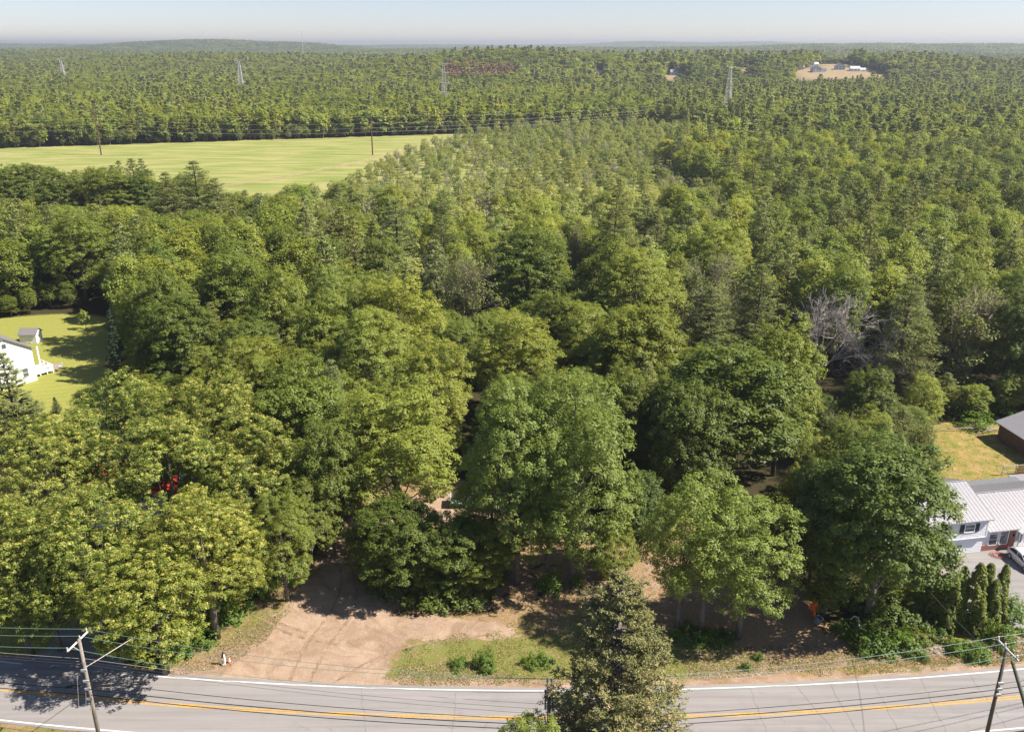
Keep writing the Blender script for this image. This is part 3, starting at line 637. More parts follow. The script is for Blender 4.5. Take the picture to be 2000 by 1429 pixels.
for (x, y), uu_, vv_ in zip(pts, u, v):
    jj = rng.normal(size=2)*12; scr = bool(inpoly(x+jj[0], y+jj[1], SCRUB)) and rng.random() < .85; r = rng.random()
    if not scr and y > 165 and 600 < uu_ < 1500 and rng.random() < .38: scr = True
    if uu_ >= 1500 and y > 150 and rng.random() < .16: scr = True
    n = float(fbm(np.array([x]), np.array([y]), 18, 31)[0])
    right = uu_ > 1250
    if scr:
        k = 'scrub_mid' if r < .84 else 'dead_mid'; h = rng.uniform(7, 13); a = h*rng.uniform(.26, .36)
    else:
        pf = (.30 if right else .14)+.2*n; pf = pf if y > 130 else pf*.6
        if r < pf: k = 'pine'; h = rng.uniform(18, 24); a = rng.uniform(3.4, 4.8)
        elif r > .955 or (right and r > .87): k = 'twiggy'; h = rng.uniform(13, 18); a = rng.uniform(3.5, 5)
        elif r > .945: k = 'dead'; h = rng.uniform(12, 16); a = rng.uniform(2.5, 4)
        else: k = 'maple' if rng.random() < .62-(.25 if right else 0) else 'ash'; h = rng.uniform(15, 21.5); a = rng.uniform(3.8, 5.8)
        if 700 < uu_ < 1300 and y > 180: h *= .78; a *= .85
        if y > 205: h *= .9
        if k in ('maple', 'ash', 'pine') and y > 150: k += '_mid'
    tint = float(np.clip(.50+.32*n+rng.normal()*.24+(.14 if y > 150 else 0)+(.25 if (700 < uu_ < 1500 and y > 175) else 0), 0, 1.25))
    fill.append((k, x, y, a, h, tint))
# low understorey along the edges of the clearings
for (x, y) in jgrid(75, 200, 4.6):
    uu_, vv_, _ = Q(x, y, 0)
    if any(inpoly(x, y, p) for p in (LOT, LAWN, YARD, LEFTHOUSE)) or (uu_ < 600 and vv_ > 870): continue
    near = any(bool(inpoly(x+dx, y+dy, p)) for p in (LOT, LAWN, YARD) for dx, dy in ((4, 0), (-4, 0), (0, -5), (0, -9)))
    if near and rng.random() < .75: fill.append(('maple' if rng.random() < .5 else 'ash', x, y, rng.uniform(1.8, 2.8), rng.uniform(4, 7.5), rng.uniform(.2, .8)))
for wv in ((1835, 2010, 822, 1085, 122), (0, 215, 618, 800, 141), (660, 1000, 930, 1000, 88), (1560, 1670, 552, 690, 150), (1820, 1990, 545, 740, 140), (436, 540, 340, 370, 330), (540, 650, 330, 352, 330), (0, 130, 300, 320, 330), (640, 820, 290, 325, 430)): WIN.append(wv)
nf = []
for (k, x, y, a, h, tint) in fill:
    d = math.hypot(x, y); ok = True
    for (u0, u1, v0, v1, dist) in WIN:
        if d > dist-2: continue
        for _ in range(12):
            c = h*.45; u_, v_, D = Q(x, y, h-c); r_ = FPX*a/D; th = math.atan2(CAMH-h+c, d); top = v_-FPX/D*math.sqrt((a*math.sin(th))**2+(c*math.cos(th))**2)
            if u_+r_*.8 < u0 or u_-r_*.8 > u1 or top > v1 or v_+r_ < v0: break
            h *= .9; a *= .95
            if h < 4: ok = False; break
        if not ok: break
    if ok: nf.append((k, x, y, a, h, tint))
fill = nf
fill.sort(key=lambda t: t[1]**2+t[2]**2)
KG = lambda k: 'broad' if k.split('_')[0] in ('maple', 'ash', 'yellow') else ('pine' if k.startswith('pine') else k.split('_')[0])
cnt = {'broad': sum(t[0] in ('maple', 'ash', 'yellow', 'locust') for t in TREES), 'pine': 0}
far_pts = []
REG = [((-9999, 600), (330, 640), 'behind the left lawn'), ((600, 1250), (330, 640), 'in the middle of the woods'), ((1250, 9999), (330, 640), 'in the woods on the right'),
       ((-9999, 1250), (640, 1300), 'in the near woods behind the clearing'), ((1250, 9999), (640, 1300), 'in the near woods by the right yard')]
def region(u, v):
    for (a, b), (c, d), s in REG:
        if a <= u < b and c <= v < d: return s
    return 'at the far side of the near woods'
NAME = {'maple': 'maple_tree', 'ash': 'ash_tree', 'locust': 'locust_tree', 'yellow': 'maple_tree', 'pine': 'pine_tree', 'hemlock': 'hemlock_tree', 'fir': 'spruce_tree', 'twiggy': 'twiggy_tree', 'dead': 'dead_tree', 'sapling': 'sapling', 'scrub': 'birch_tree'}
def tone(t): return 'dark' if t < .33 else ('mid green' if t < .62 else 'light green')
for (k, x, y, a, h, tint) in fill:
    kg = KG(k); uu_, vv_, _ = Q(x, y, 0); bk = k.split('_')[0]
    if cnt.get(kg, 0) >= (300 if kg in ('broad', 'pine') else 120) or abs(x) > .59*y*1.08+12 or (bk == 'scrub'): far_pts.append((k, x, y, a, h, tint)); continue
    cnt[kg] = cnt.get(kg, 0)+1
    w = {'maple': tone(tint)+' round-crowned tree', 'ash': tone(tint)+' feathery tree', 'pine': tone(tint)+' pine', 'twiggy': 'thin twiggy half-bare tree', 'dead': 'leafless grey tree'}[bk]
    row = 'close behind the clearing' if y < 112 else 'in the front part of the woods' if y < 140 else 'halfway into the near woods' if y < 165 else 'two thirds into the near woods' if y < 190 else 'at the back of the near woods' if y < 212 else 'toward the distant pale scrub'
    colw = ['far left', 'left', 'left of centre', 'right of centre', 'right', 'far right'][int(min(5, max(0, uu_//334)))]
    lab = ('tall ' if h > 19 else 'short ' if h < 12 else '')+('broad ' if a > 4.6 else 'slim ' if a < 3.8 else '')+w+' '+row+', '+colw; TREES.append((k, x, y, a, h, tint, lab, lab, False, None))
CAT = {'pine': 'pine tree', 'hemlock': 'hemlock', 'fir': 'spruce', 'sapling': 'sapling', 'dead': 'dead tree'}
vr = random.Random(3)
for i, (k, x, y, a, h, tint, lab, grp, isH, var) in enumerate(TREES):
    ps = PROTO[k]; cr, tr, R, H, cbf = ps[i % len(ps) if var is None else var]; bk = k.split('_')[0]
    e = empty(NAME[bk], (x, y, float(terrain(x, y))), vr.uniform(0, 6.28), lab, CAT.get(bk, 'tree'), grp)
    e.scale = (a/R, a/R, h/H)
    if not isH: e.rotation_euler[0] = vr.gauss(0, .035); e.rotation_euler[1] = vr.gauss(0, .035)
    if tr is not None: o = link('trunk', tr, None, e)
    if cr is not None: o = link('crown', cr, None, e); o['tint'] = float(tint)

# ------------------------------------------------------------------ far forest, one mass
for (x, y) in jgrid(300, 1000, 6.6, 1.3): far_pts.append((None, x, y, 0, 0, 0))
for (x, y) in jgrid(1000, 2700, 9.0, 1.2): far_pts.append((None, x, y, 0, 0, 0))
for a_, b_, n_ in (((-800, 402), (-292, 510), 170), ((-292, 510), (-215, 537), 34), ((-215, 537), (-24, 602), 85)):
    for q in range(n_):
        t_ = rng.random(); hh_ = rng.uniform(3.5, 9); far_pts.append(('scrub_mid', a_[0]+(b_[0]-a_[0])*t_+rng.normal(), a_[1]+(b_[1]-a_[1])*t_+rng.uniform(-3, 5), hh_*.42, hh_, rng.uniform(.0, .7)))
A = np.array([(t[1], t[2]) for t in far_pts]); n9 = fbm(A[:, 0], A[:, 1], 40, 41); nb_ = fbm(A[:, 0], A[:, 1], 170, 42); nz = terrain(A[:, 0], A[:, 1])
fu, fv, fd = Q(A[:, 0], A[:, 1], nz); inF = inpoly(A[:, 0], A[:, 1], FIELD); JJ = np.random.default_rng(8).normal(size=A.shape)*16; inS = (inpoly(A[:, 0]+JJ[:, 0], A[:, 1]+JJ[:, 1], SCRUB) | inpoly(A[:, 0], A[:, 1], SCRUB) | inpoly(A[:, 0]-14, A[:, 1], FIELD)) & ~inF; 
clr = np.zeros(len(A), bool)
for hh_ in (0, 7, 15):
    u_, v_, _ = Q(A[:, 0], A[:, 1], nz+hh_); clr |= far_clear(u_, v_) & (A[:, 1] > 700) & (A[:, 1] < 1420)
if 1: pass
redp = inpoly(fu, fv, [(865, 140), (1000, 138), (1010, 166), (870, 172)]); redp2 = inpoly(fu, fv, [(1560, 162), (1760, 162), (1880, 160), (1900, 172), (1560, 172)])
cols = {}; protos = []
pc = bpy.data.collections.new('woodland_sources')
def pidx(kind):
    """sources of one kind as joined crown+trunk objects kept outside the scene"""
    if kind in cols: return cols[kind]
    ids = []
    for (cr, tr, R, H, cbf) in PROTO[kind]:
        for me in ([cr] if cr is not None else [])+([tr] if (tr is not None and not kind.endswith('_low')) else []):
            pass
        ids.append(len(protos)); protos.append((kind, cr, tr, R, H))
    cols[kind] = ids; return ids
PT = []; rr = np.random.default_rng(5)
towers_xy = [(-543, 1109), (-305, 1029), (-59.5, 799), (155, 653)]
for i, t in enumerate(far_pts):
    k, x, y, a, h, tint = t
    if k is None:
        if inF[i] or clr[i]: continue
        if min((x-tx)**2+(y-ty)**2 for tx, ty in towers_xy) < 64: continue
        right = fu[i] > 1250; n = n9[i]; nn = nb_[i]; r = rr.random()
        if inS[i]: k = 'scrub_mid' if r < .78 else 'dead_mid'; h = rr.uniform(3.5, 7.5) if x < 0 else rr.uniform(5, 10); a = h*.34; tint = np.clip(.55+rr.normal()*.25, 0, 1)
        else:
            pf = .12+(.12 if right else 0)+.35*n+.25*nn; pf = .15 if (y < 600 and not right and n < .2) else pf
            suf = '_mid' if y < 430 else '_low'
            if redp[i] and r < .75: k = 'redpine_low'; h = rr.uniform(14, 17); a = 3.6
            elif redp2[i] and r < .8: k = 'redpine_low' if rr.random() < .35 else 'pine_low'; h = 15; a = 3
            elif r < pf: k = 'pine'+suf; h = rr.uniform(15, 22); a = rr.uniform(3.2, 4.6)
            else: k = ('maple' if rr.random() < .6 else 'ash')+suf; h = rr.uniform(13, 18.5); a = rr.uniform(3.8, 5.4)
            hv = 1+.16*nn+.1*n; h *= hv
            if y > 1000: a *= 1.6
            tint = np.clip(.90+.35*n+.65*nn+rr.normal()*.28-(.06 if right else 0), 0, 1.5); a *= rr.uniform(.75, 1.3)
    if k.endswith('_low') or k.endswith('_mid') or k in ('twiggy', 'dead', 'maple', 'ash', 'pine'):
        kk = k if k in PROTO else k
        j = pidx(kk)[rr.integers(len(PROTO[kk]))]; _, _, _, R, H = protos[j]
        PT.append((x, y, nz[i], a/R, h/H, rr.uniform(0, 6.28), j, tint))
# patches of canopy for the land beyond
def patch(seed, pinef, size=64):
    rg2 = np.random.default_rng(seed); V = []; LR = []; 
    for q in range(46):
        cx, cy2 = rg2.uniform(-size/2, size/2, 2); pn = rg2.random() < pinef; hh = rg2.uniform(12, 19); rad = 3.6 if pn else 5.5
        m_ = 26; e = unit(rg2.normal(size=(m_, 3))); e[:, 2] = np.abs(e[:, 2])
        C = e*np.array([rad, rad, hh*(.6 if pn else .4)])*rg2.uniform(.7, 1, (m_, 1)); 
        if pn: C[:, :2] *= (1-(C[:, 2:3]/(hh*.6))*.7)
        C += np.array([cx, cy2, hh*(.4 if pn else .6)]); V.append(leaf_quads(rg2, C, e+np.array([0, 0, .5])+rg2.normal(size=(m_, 3))*.4, 3.0, 2.2)); LR.append(np.clip(rg2.random()*.5+rg2.random(m_)*.5, 0, 1))
    V = np.concatenate(V); LR = np.concatenate(LR); me = np_mesh('crown', V, np.arange(len(V)).reshape(-1, 4), {'leafr': LR, 'tip': LR*0}); me.materials.append(M['pine' if pinef > .5 else 'maple']); return me
pids = []
for s, pf in ((1, .3), (2, .45), (3, .7), (4, .9)): pids.append(len(protos)); protos.append(('patch', patch(200+s, pf), None, 1, 1))
for (x, y) in np.concatenate([jgrid(2700, 5200, 58, 1.2, 60), jgrid(5200, 10400, 105, 1.15, 60)]):
    s = 1.0 if y < 5200 else 1.9; PT.append((x, y, float(terrain(x, y))-1, s, 1.05 if y < 5200 else 1.3, rr.uniform(0, 6.28), pids[rr.integers(4)], float(np.clip(.5+.3*rr.normal(), 0, 1))))
PT = np.array(PT)
# two sources per tree (crown, trunk) would double the points: crowns and trunks are joined here
def joined(cr, tr):
    if tr is None: return cr
    if cr is None: return tr
    vc = np.empty(len(cr.vertices)*3, np.float32); cr.vertices.foreach_get('co', vc); vt_ = np.empty(len(tr.vertices)*3, np.float32); tr.vertices.foreach_get('co', vt_)
    V = np.concatenate([vc, vt_]).reshape(-1, 3); nc = len(cr.vertices); fc = np.arange(nc).reshape(-1, 4)
    tf = [tuple(nc+i for i in (p.vertices[:4] if len(p.vertices) >= 4 else list(p.vertices)+[p.vertices[-1]])) for p in tr.polygons if len(p.vertices) == 4]
    a_ = np.empty(len(fc), np.float32); cr.attributes['leafr'].data.foreach_get('value', a_); b2 = np.empty(len(fc), np.float32); cr.attributes['tip'].data.foreach_get('value', b2)
    F = np.concatenate([fc, np.array(tf)]); me = np_mesh('tree', V, F, {'leafr': np.concatenate([a_, np.zeros(len(tf))]), 'tip': np.concatenate([b2, np.zeros(len(tf))])})
    me.materials.append(cr.materials[0]); me.materials.append(tr.materials[0])
    me.polygons.foreach_set('material_index', np.concatenate([np.zeros(len(fc), np.int32), np.ones(len(tf), np.int32)])); return me
for j, (kind, cr, tr, R, H) in enumerate(protos):
    me = cr if (kind == 'patch' or kind.endswith('_low')) else joined(cr, tr)
    o = bpy.data.objects.new('woodland_tree_%03d' % j, me); pc.objects.link(o)
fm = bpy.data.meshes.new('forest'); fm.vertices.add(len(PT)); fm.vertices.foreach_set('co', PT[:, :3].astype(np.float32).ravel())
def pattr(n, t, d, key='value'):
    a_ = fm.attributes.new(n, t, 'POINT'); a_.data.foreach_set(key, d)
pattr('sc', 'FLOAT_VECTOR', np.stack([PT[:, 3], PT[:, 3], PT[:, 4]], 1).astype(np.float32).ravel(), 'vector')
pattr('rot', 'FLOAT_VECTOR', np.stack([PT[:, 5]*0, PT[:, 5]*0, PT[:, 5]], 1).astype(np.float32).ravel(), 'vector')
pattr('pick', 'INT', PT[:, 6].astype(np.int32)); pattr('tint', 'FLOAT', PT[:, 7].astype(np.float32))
fo = link('forest', fm); setp(fo, 'dense mixed forest of pines and hardwoods reaching to the horizon', 'forest', kind='stuff')
ng = bpy.data.node_groups.new('forest_scatter', 'GeometryNodeTree')
ng.interface.new_socket('Geometry', in_out='INPUT', socket_type='NodeSocketGeometry'); ng.interface.new_socket('Geometry', in_out='OUTPUT', socket_type='NodeSocketGeometry')
def gn(t): return ng.nodes.new(t)
gi, go = gn('NodeGroupInput'), gn('NodeGroupOutput'); iop = gn('GeometryNodeInstanceOnPoints'); ci = gn('GeometryNodeCollectionInfo')
ci.inputs['Collection'].default_value = pc; ci.inputs['Separate Children'].default_value = True; ci.inputs['Reset Children'].default_value = True
def na(name, typ):
    n_ = gn('GeometryNodeInputNamedAttribute'); n_.data_type = typ; n_.inputs['Name'].default_value = name; return next(s for s in n_.outputs if s.name == 'Attribute' and s.enabled)
L_ = ng.links.new; m2p = gn('GeometryNodeMeshToPoints'); L_(gi.outputs[0], m2p.inputs[0])
L_(m2p.outputs[0], iop.inputs['Points']); L_(ci.outputs[0], iop.inputs['Instance']); iop.inputs['Pick Instance'].default_value = True
L_(na('pick', 'INT'), iop.inputs['Instance Index'])
e2r = gn('FunctionNodeEulerToRotation'); L_(na('rot', 'FLOAT_VECTOR'), e2r.inputs[0]); L_(e2r.outputs[0], iop.inputs['Rotation'])
L_(na('sc', 'FLOAT_VECTOR'), iop.inputs['Scale']); L_(iop.outputs[0], go.inputs[0])
md = fo.modifiers.new('scatter', 'NODES'); md.node_group = ng
print('TREES', len(TREES), cnt, 'far', len(PT), 'protos', len(protos), 'far counts')
# ================================================================== part two: things
def march(u, v):
    """where the sight line of a photograph pixel meets the rolling ground"""
    a = (u-1000)/FPX; b = (714.5-v)/FPX; dx, dy, dz = a, cp+b*sp_, -sp_+b*cp
    t = 60.0
    while t < 9000:
        if CAMH+dz*t < float(terrain(dx*t, dy*t)): break
        t += 3
    return dx*t, dy*t, float(terrain(dx*t, dy*t))
def pole_z(x, y, v):
    lo, hi = 0, 30
    for _ in range(30):
        m_ = (lo+hi)/2
        if Q(x, y, m_)[1] > v: lo = m_
        else: hi = m_
    return lo
M['pole'] = simple('weathered_pole_wood', (.27, .225, .185), .9, var=.35, scale=2, bmp=.3)
M['greenpole'] = simple('green_treated_pole_wood', (.10, .115, .085), .9, var=.3)
M['brownpole'] = simple('brown_pole_wood', (.13, .065, .045), .9, var=.3)
M['darkpole'] = simple('dark_weathered_pole_wood', (.15, .12, .10), .9, var=.35, scale=2)
M['steel'] = simple('galvanised_steel', (.50, .48, .47), .7, .0, var=.15)
M['pale'] = simple('pale_weathered_timber', (.52, .46, .42), .85, var=.25)
M['porcelain'] = simple('grey_porcelain', (.72, .72, .74), .35, var=.1)
M['wire'] = simple('weathered_copper_wire', (.16, .27, .23), .6, .3, var=.1)
M['bwire'] = simple('black_cable', (.022, .022, .024), .6, var=.1)
M['gwire'] = simple('bare_grey_cable', (.45, .42, .38), .6, .2, var=.1)
M['siding'] = simple('white_vinyl_siding', (.76, .77, .79), .6, var=.05)
M['trim'] = simple('white_trim', (.80, .80, .80), .5, var=.04)
M['metalroof'] = simple('light_grey_ribbed_steel_roof', (.33, .32, .335), .4, .25, var=.08)
M['flatroof'] = simple('dark_grey_membrane_roof', (.16, .165, .175), .8, var=.1)
M['shingle'] = simple('grey_shingles', (.20, .185, .185), .9, var=.25, scale=6)
M['shutter'] = simple('charcoal_shutter', (.03, .033, .045), .6)
M['rust'] = simple('brown_weathered_boards', (.16, .10, .065), .9, var=.35, scale=3)
M['redroof'] = simple('orange_red_roof', (.55, .055, .03), .5, var=.2)
M['orange'] = simple('orange_machine_paint', (.60, .11, .02), .45, var=.25)
M['greysteel'] = simple('dull_grey_steel', (.22, .22, .23), .6, .3)
M['stone'] = simple('brown_grey_stone', (.28, .23, .20), .9, var=.4)
m, nt, b = new_mat('red_brick'); tc = N(nt, 'ShaderNodeTexCoord'); br = N(nt, 'ShaderNodeTexBrick'); br.inputs['Scale'].default_value = 1.0
mpb = N(nt, 'ShaderNodeMapping'); mpb.inputs['Rotation'].default_value = (RAD(90), 0, 0); nt.links.new(tc.outputs['Object'], mpb.inputs[0]); nt.links.new(mpb.outputs[0], br.inputs[0])
br.inputs['Color1'].default_value = (.30, .095, .065, 1); br.inputs['Color2'].default_value = (.22, .065, .045, 1); br.inputs['Mortar'].default_value = (.30, .22, .19, 1); br.inputs['Mortar Size'].default_value = .01
br.inputs['Brick Width'].default_value = .21; br.inputs['Row Height'].default_value = .075; nt.links.new(br.outputs[0], b.inputs['Base Color']); b.inputs['Roughness'].default_value = .9; M['brick'] = m
m, nt, b = new_mat('window_glass'); b.inputs['Base Color'].default_value = (.10, .12, .13, 1); b.inputs['Roughness'].default_value = .06; b.inputs['Specular IOR Level'].default_value = .8; M['glass'] = m
m, nt, b = new_mat('white_car_paint'); b.inputs['Base Color'].default_value = (.74, .74, .76, 1); b.inputs['Roughness'].default_value = .3; b.inputs['Coat Weight'].default_value = .6; b.inputs['Coat Roughness'].default_value = .08; M['carpaint'] = m
m, nt, b = new_mat('dark_car_glass'); b.inputs['Base Color'].default_value = (.015, .017, .02, 1); b.inputs['Roughness'].default_value = .05; M['carglass'] = m
m, nt, b = new_mat('tyre_rubber'); b.inputs['Base Color'].default_value = (.02, .02, .02, 1); b.inputs['Roughness'].default_value = .85; M['tyre'] = m
m, nt, b = new_mat('red_lamp_lens'); b.inputs['Base Color'].default_value = (.45, .02, .015, 1); b.inputs['Roughness'].default_value = .2; M['redlens'] = m

# -------- house with the metal roof, right
hr = empty('house', (54.05, 86.5, 0), math.atan2(.18, .983), 'white house with light grey ribbed metal roofs and brick front beside the paved parking area', 'house')
def ribs(name_mat, x0, x1, ya, za, yb, zb, step, parent):
    b = MB(); n = int((x1-x0)/step)
    for i in range(n+1):
        x = x0+(x1-x0)*i/n; b.slab((x-.016, ya, za+.025), (x+.016, ya, za+.025), (x+.016, yb, zb+.025), (x-.016, yb, zb+.025), .03)
    return b.obj('rib', name_mat, parent)
def roofslab(x0, x1, ya, za, yb, zb, mat, parent, rib=0.45, t=.12):
    r = MB().slab((x0, ya, za), (x1, ya, za), (x1, yb, zb), (x0, yb, zb), t).obj('roof', mat, parent)
    if rib: o = ribs(mat, x0+.03, x1-.03, ya, za, yb, zb, rib, r); o['kind'] = 'stuff'
    return r
def siding(x0, x1, y, z0, z1, parent, step=.2, mat=None):
    b = MB(); z = z0
    while z < z1-.01:
        zt = min(z+step, z1); b.face([(x0, y-.035, z), (x1, y-.035, z), (x1, y-.008, zt), (x0, y-.008, zt)]); b.face([(x0, y-.008, z), (x1, y-.008, z), (x1, y-.035, z), (x0, y-.035, z)]); z = zt
    o = b.obj('siding', mat or M['siding'], parent); o['kind'] = 'stuff'; return o
def window(x0, x1, y, z0, z1, parent, rail=True, trim=.10):
    f = MB(); f.box(x0-trim, y-.08, z0-trim, x0, y-.0, z1+trim); f.box(x1, y-.08, z0-trim, x1+trim, y, z1+trim); f.box(x0, y-.08, z1, x1, y, z1+trim); f.box(x0, y-.10, z0-trim, x1, y, z0)
    if rail: f.box(x0, y-.06, (z0+z1)/2-.03, x1, y-.012, (z0+z1)/2+.03)
    w = f.obj('window', M['trim'], parent); MB().box(x0, y-.045, z0, x1, y-.022, z1).obj('pane', M['glass'], w); return w
wl = MB(); wl.gable(-7.5, .35, 0, 9.8, 0, 4.9, 6.75); wl.gable(0, .5, 13, 10, 0, 2.95, 4.75); wl.box(-7.5, 0.0, 2.5, -.001, .34, 4.9); wall = wl.obj('wall', M['siding'], hr)
siding(-7.5, 0.0, 0.0, 2.5, 4.88, wall); siding(-7.5, 0.0, .35, .1, 2.48, wall)
MB().box(-.10, -.05, 2.5, .06, .36, 4.9).obj('corner_board', M['trim'], wall)
MB().box(-7.5, -.07, 2.42, .02, .34, 2.5).obj('band_board', M['trim'], wall)
roofslab(-7.9, .35, -.4, 4.85, 5.06, 6.95, M['metalroof'], hr); roofslab(-7.9, .35, 10.2, 4.85, 5.08, 6.95, M['metalroof'], hr)
roofslab(.36, 13.4, .0, 2.98, 5.24, 4.95, M['metalroof'], hr); roofslab(.36, 13.4, 10.4, 2.98, 5.26, 4.95, M['metalroof'], hr)
MB().box(-7.9, 4.97, 6.95, .35, 5.17, 7.0).obj('ridge_cap', M['metalroof'], hr); MB().box(.36, 5.15, 4.96, 13.4, 5.35, 5.01).obj('ridge_cap', M['metalroof'], hr)
MB().box(0.02, .42, .0, 3.5, .5, .95).obj('brick_base', M['brick'], hr); MB().box(3.5, .38, 0, 4.3, .5, 2.9).obj('brick_pier', M['brick'], hr); MB().box(5.9, .38, 0, 8, .5, 2.9).obj('brick_pier', M['brick'], hr)
window(.95, 1.95, .5, .95, 2.35, hr); window(2.35, 3.35, .5, .95, 2.55, hr, False)
window(-2.9, -1.75, 0, 3.35, 4.25, hr); window(-5.8, -4.6, 0, 3.35, 4.25, hr); window(-3.6, -2.6, .35, 1.0, 1.5, hr, False)
MB().box(-1.62, -.09, 3.28, -1.12, -.03, 4.35).obj('shutter', M['shutter'], hr); MB().box(-3.55, -.09, 3.28, -3.05, -.03, 4.35).obj('shutter', M['shutter'], hr)
dr_ = MB().box(4.5, .0, .35, 5.6, .12, 2.5).obj('door', M['trim'], hr); MB().box(4.62, -.02, 1.2, 4.82, -.003, 2.25).obj('pane', M['glass'], dr_); MB().box(5.2, -.02, 1.2, 5.45, -.003, 2.25).obj('pane', M['glass'], dr_)
pg = MB(); pg.slab((4.1, -.6, 2.75), (5.05, -.6, 3.3), (5.05, .6, 3.3), (4.1, .6, 2.75), .1); pg.slab((5.05, -.6, 3.3), (6.0, -.6, 2.75), (6.0, .6, 2.75), (5.05, .6, 3.3), .1); pg.obj('porch_roof', M['trim'], hr)
MB().box(4.1, -1.2, 0, 6.0, .36, .3).obj('front_step', M['stone'], hr)
MB().box(.8, 10.02, 0, 13, 11.7, 2.66).obj('rear_wing', M['siding'], hr); MB().slab((.6, 10.45, 2.7), (13.3, 10.45, 2.7), (13.3, 11.9, 2.8), (.6, 11.9, 2.8), .15).obj('roof', M['flatroof'], hr)
MB().box(3.9, .2, 1.9, 4.05, .37, 2.15).obj('wall_lamp', M['shutter'], hr)
og = empty('outbuilding', (65.6, 99.4, 0), .18, 'low outbuilding with a pale grey roof behind the metal roofed house', 'outbuilding')
MB().box(0, 0, 0, 9, 2.2, 2.0).obj('wall', M['siding'], og); MB().slab((-.4, -.4, 2.05), (9.3, -.4, 2.05), (9.3, 2.5, 2.35), (-.4, 2.5, 2.35), .12).obj('roof', M['metalroof'], og)
bn = empty('barn', (73.4, 109.2, 0), .12, 'brown boarded barn with a sagging light grey roof at the right edge', 'barn')
MB().gable(0, 0, 9, 9, 0, 2.7, 4.2, 'y').obj('wall', M['rust'], bn); 
bb = MB(); [bb.box(-.04, .1+i*.3, .05, .0, .36+i*.3, 2.65) for i in range(29)]; o = bb.obj('board', M['rust'], bn); o['kind'] = 'stuff'
MB().slab((-.5, -.5, 2.65), (4.5, -.5, 4.35), (4.5, 9.5, 4.35), (-.5, 9.5, 2.65), .1).obj('roof', M['metalroof'], bn); MB().slab((4.5, -.5, 4.35), (9.5, -.5, 2.65), (9.5, 9.5, 2.65), (4.5, 9.5, 4.35), .1).obj('roof', M['metalroof'], bn)
fx0 = P(1957, 928); fx1 = P(2040, 920); fe = empty('fence', (fx0[0], fx0[1], 0), math.atan2(fx1[1]-fx0[1], fx1[0]-fx0[0]), 'weathered wooden rail fence at the corner of the yard beside the barn', 'fence')
for i in range(4): MB().box(i*2-.06, -.06, -.2, i*2+.06, .06, 1.5).obj('post', M['pale'], fe)
for z in (.6, 1.3): MB().box(-.2, -.10, z, 6.2, -.062, z+.12).obj('rail', M['pale'], fe)
fb = MB(); [fb.box(i*.22+2.1, -.14, .1, i*.22+2.24, -.105, 1.2) for i in range(18)]; o = fb.obj('picket', M['rust'], fe); o['kind'] = 'stuff'
poly_sheet('parking_area', [(46.5, 74.0), (50, 72.8), (58, 72.6), (75, 70), (80, 88), (62, 88.6), (54.2, 87.2), (47, 85.8), (45.5, 80)], .25, M['asphalt'])
# coil of red hose, car
b = MB(); rg = random.Random(8)
for k in range(5):
    r = .45+.12*k; b.tube([(r*math.cos(a/12*6.283)*rg.uniform(.9, 1.1), r*.7*math.sin(a/12*6.283)*rg.uniform(.9, 1.1), .04+.03*k*rg.random()) for a in range(13)], .025, 5)
o = b.obj('hose', simple('faded_red_hose', (.42, .11, .08), .6), None); o.location = (55.6, 86.0, .27); setp(o, 'loose coil of faded red hose on the asphalt below the brick wall', 'hose')
car = empty('parked_car', (57.6, 84.2, .26), RAD(-86), 'white hatchback parked on the asphalt in front of the brick wall', 'car')
def loft(st, sec, name, mat, parent):
    V = []; F = []; n = len(sec(st[0]))
    for s_ in st: V += sec(s_)
    for i in range(len(st)-1):
        for j in range(n-1): F.append((i*n+j, i*n+j+1, (i+1)*n+j+1, (i+1)*n+j))
    F.append(tuple(range(n))[::-1]); F.append(tuple((len(st)-1)*n+j for j in range(n)))
    me = bpy.data.meshes.new(name); me.from_pydata(V, [], F); me.update(); me.shade_smooth(); o = link(name, me, mat, parent); return o
def lerp_t(t, T):
    for i in range(len(T)-1):
        if t <= T[i+1][0]: f = (t-T[i][0])/(T[i+1][0]-T[i][0]); return T[i][1]+(T[i+1][1]-T[i][1])*f
    return T[-1][1]
HT = [(-2.25, .62), (-2.15, .92), (-1.7, 1.02), (-.2, 1.0), (.9, .95), (1.9, .78), (2.2, .6)]; WT = [(-2.25, .72), (-1.9, .86), (0, .89), (1.6, .86), (2.2, .66)]
def sec_body(x):
    h = lerp_t(x, HT); w = lerp_t(x, WT)
    return [(x, s_*w*a_, z_) for s_ in (1,) for a_, z_ in ((0.0, .22), (.92, .22), (1.0, .42), (1.0, h*.72), (.94, h*.96), (.75, h+.03), (0, h+.05))]+[(x, -w*a_, z_) for a_, z_ in ((.75, h+.03), (.94, h*.96), (1.0, h*.72), (1.0, .42), (.92, .22))]
loft([-2.25, -2.15, -1.95, -1.7, -1.2, -.6, 0, .5, .9, 1.3, 1.7, 1.95, 2.1, 2.2], sec_body, 'body', M['carpaint'], car)
RT = [(-2.0, 1.0), (-1.55, 1.36), (-.9, 1.46), (-.2, 1.47), (.3, 1.40), (1.15, .98)]
def sec_roof(x, k=1.0):
    h = lerp_t(x, RT); return [(x, w_*k, z_) for w_, z_ in ((.82, .93), (.66+.10*(1.5-h), max(h-.05, .94)), (.4, h), (-.4, h), (-.66-.10*(1.5-h), max(h-.05, .94)), (-.82, .93))]
loft([-2.0, -1.8, -1.55, -1.2, -.9, -.5, -.2, .05, .3, .7, 1.15], sec_roof, 'cabin_glass', M['carglass'], car)
rf_ = MB(); 
for i in range(len(RT)-2):
    pass
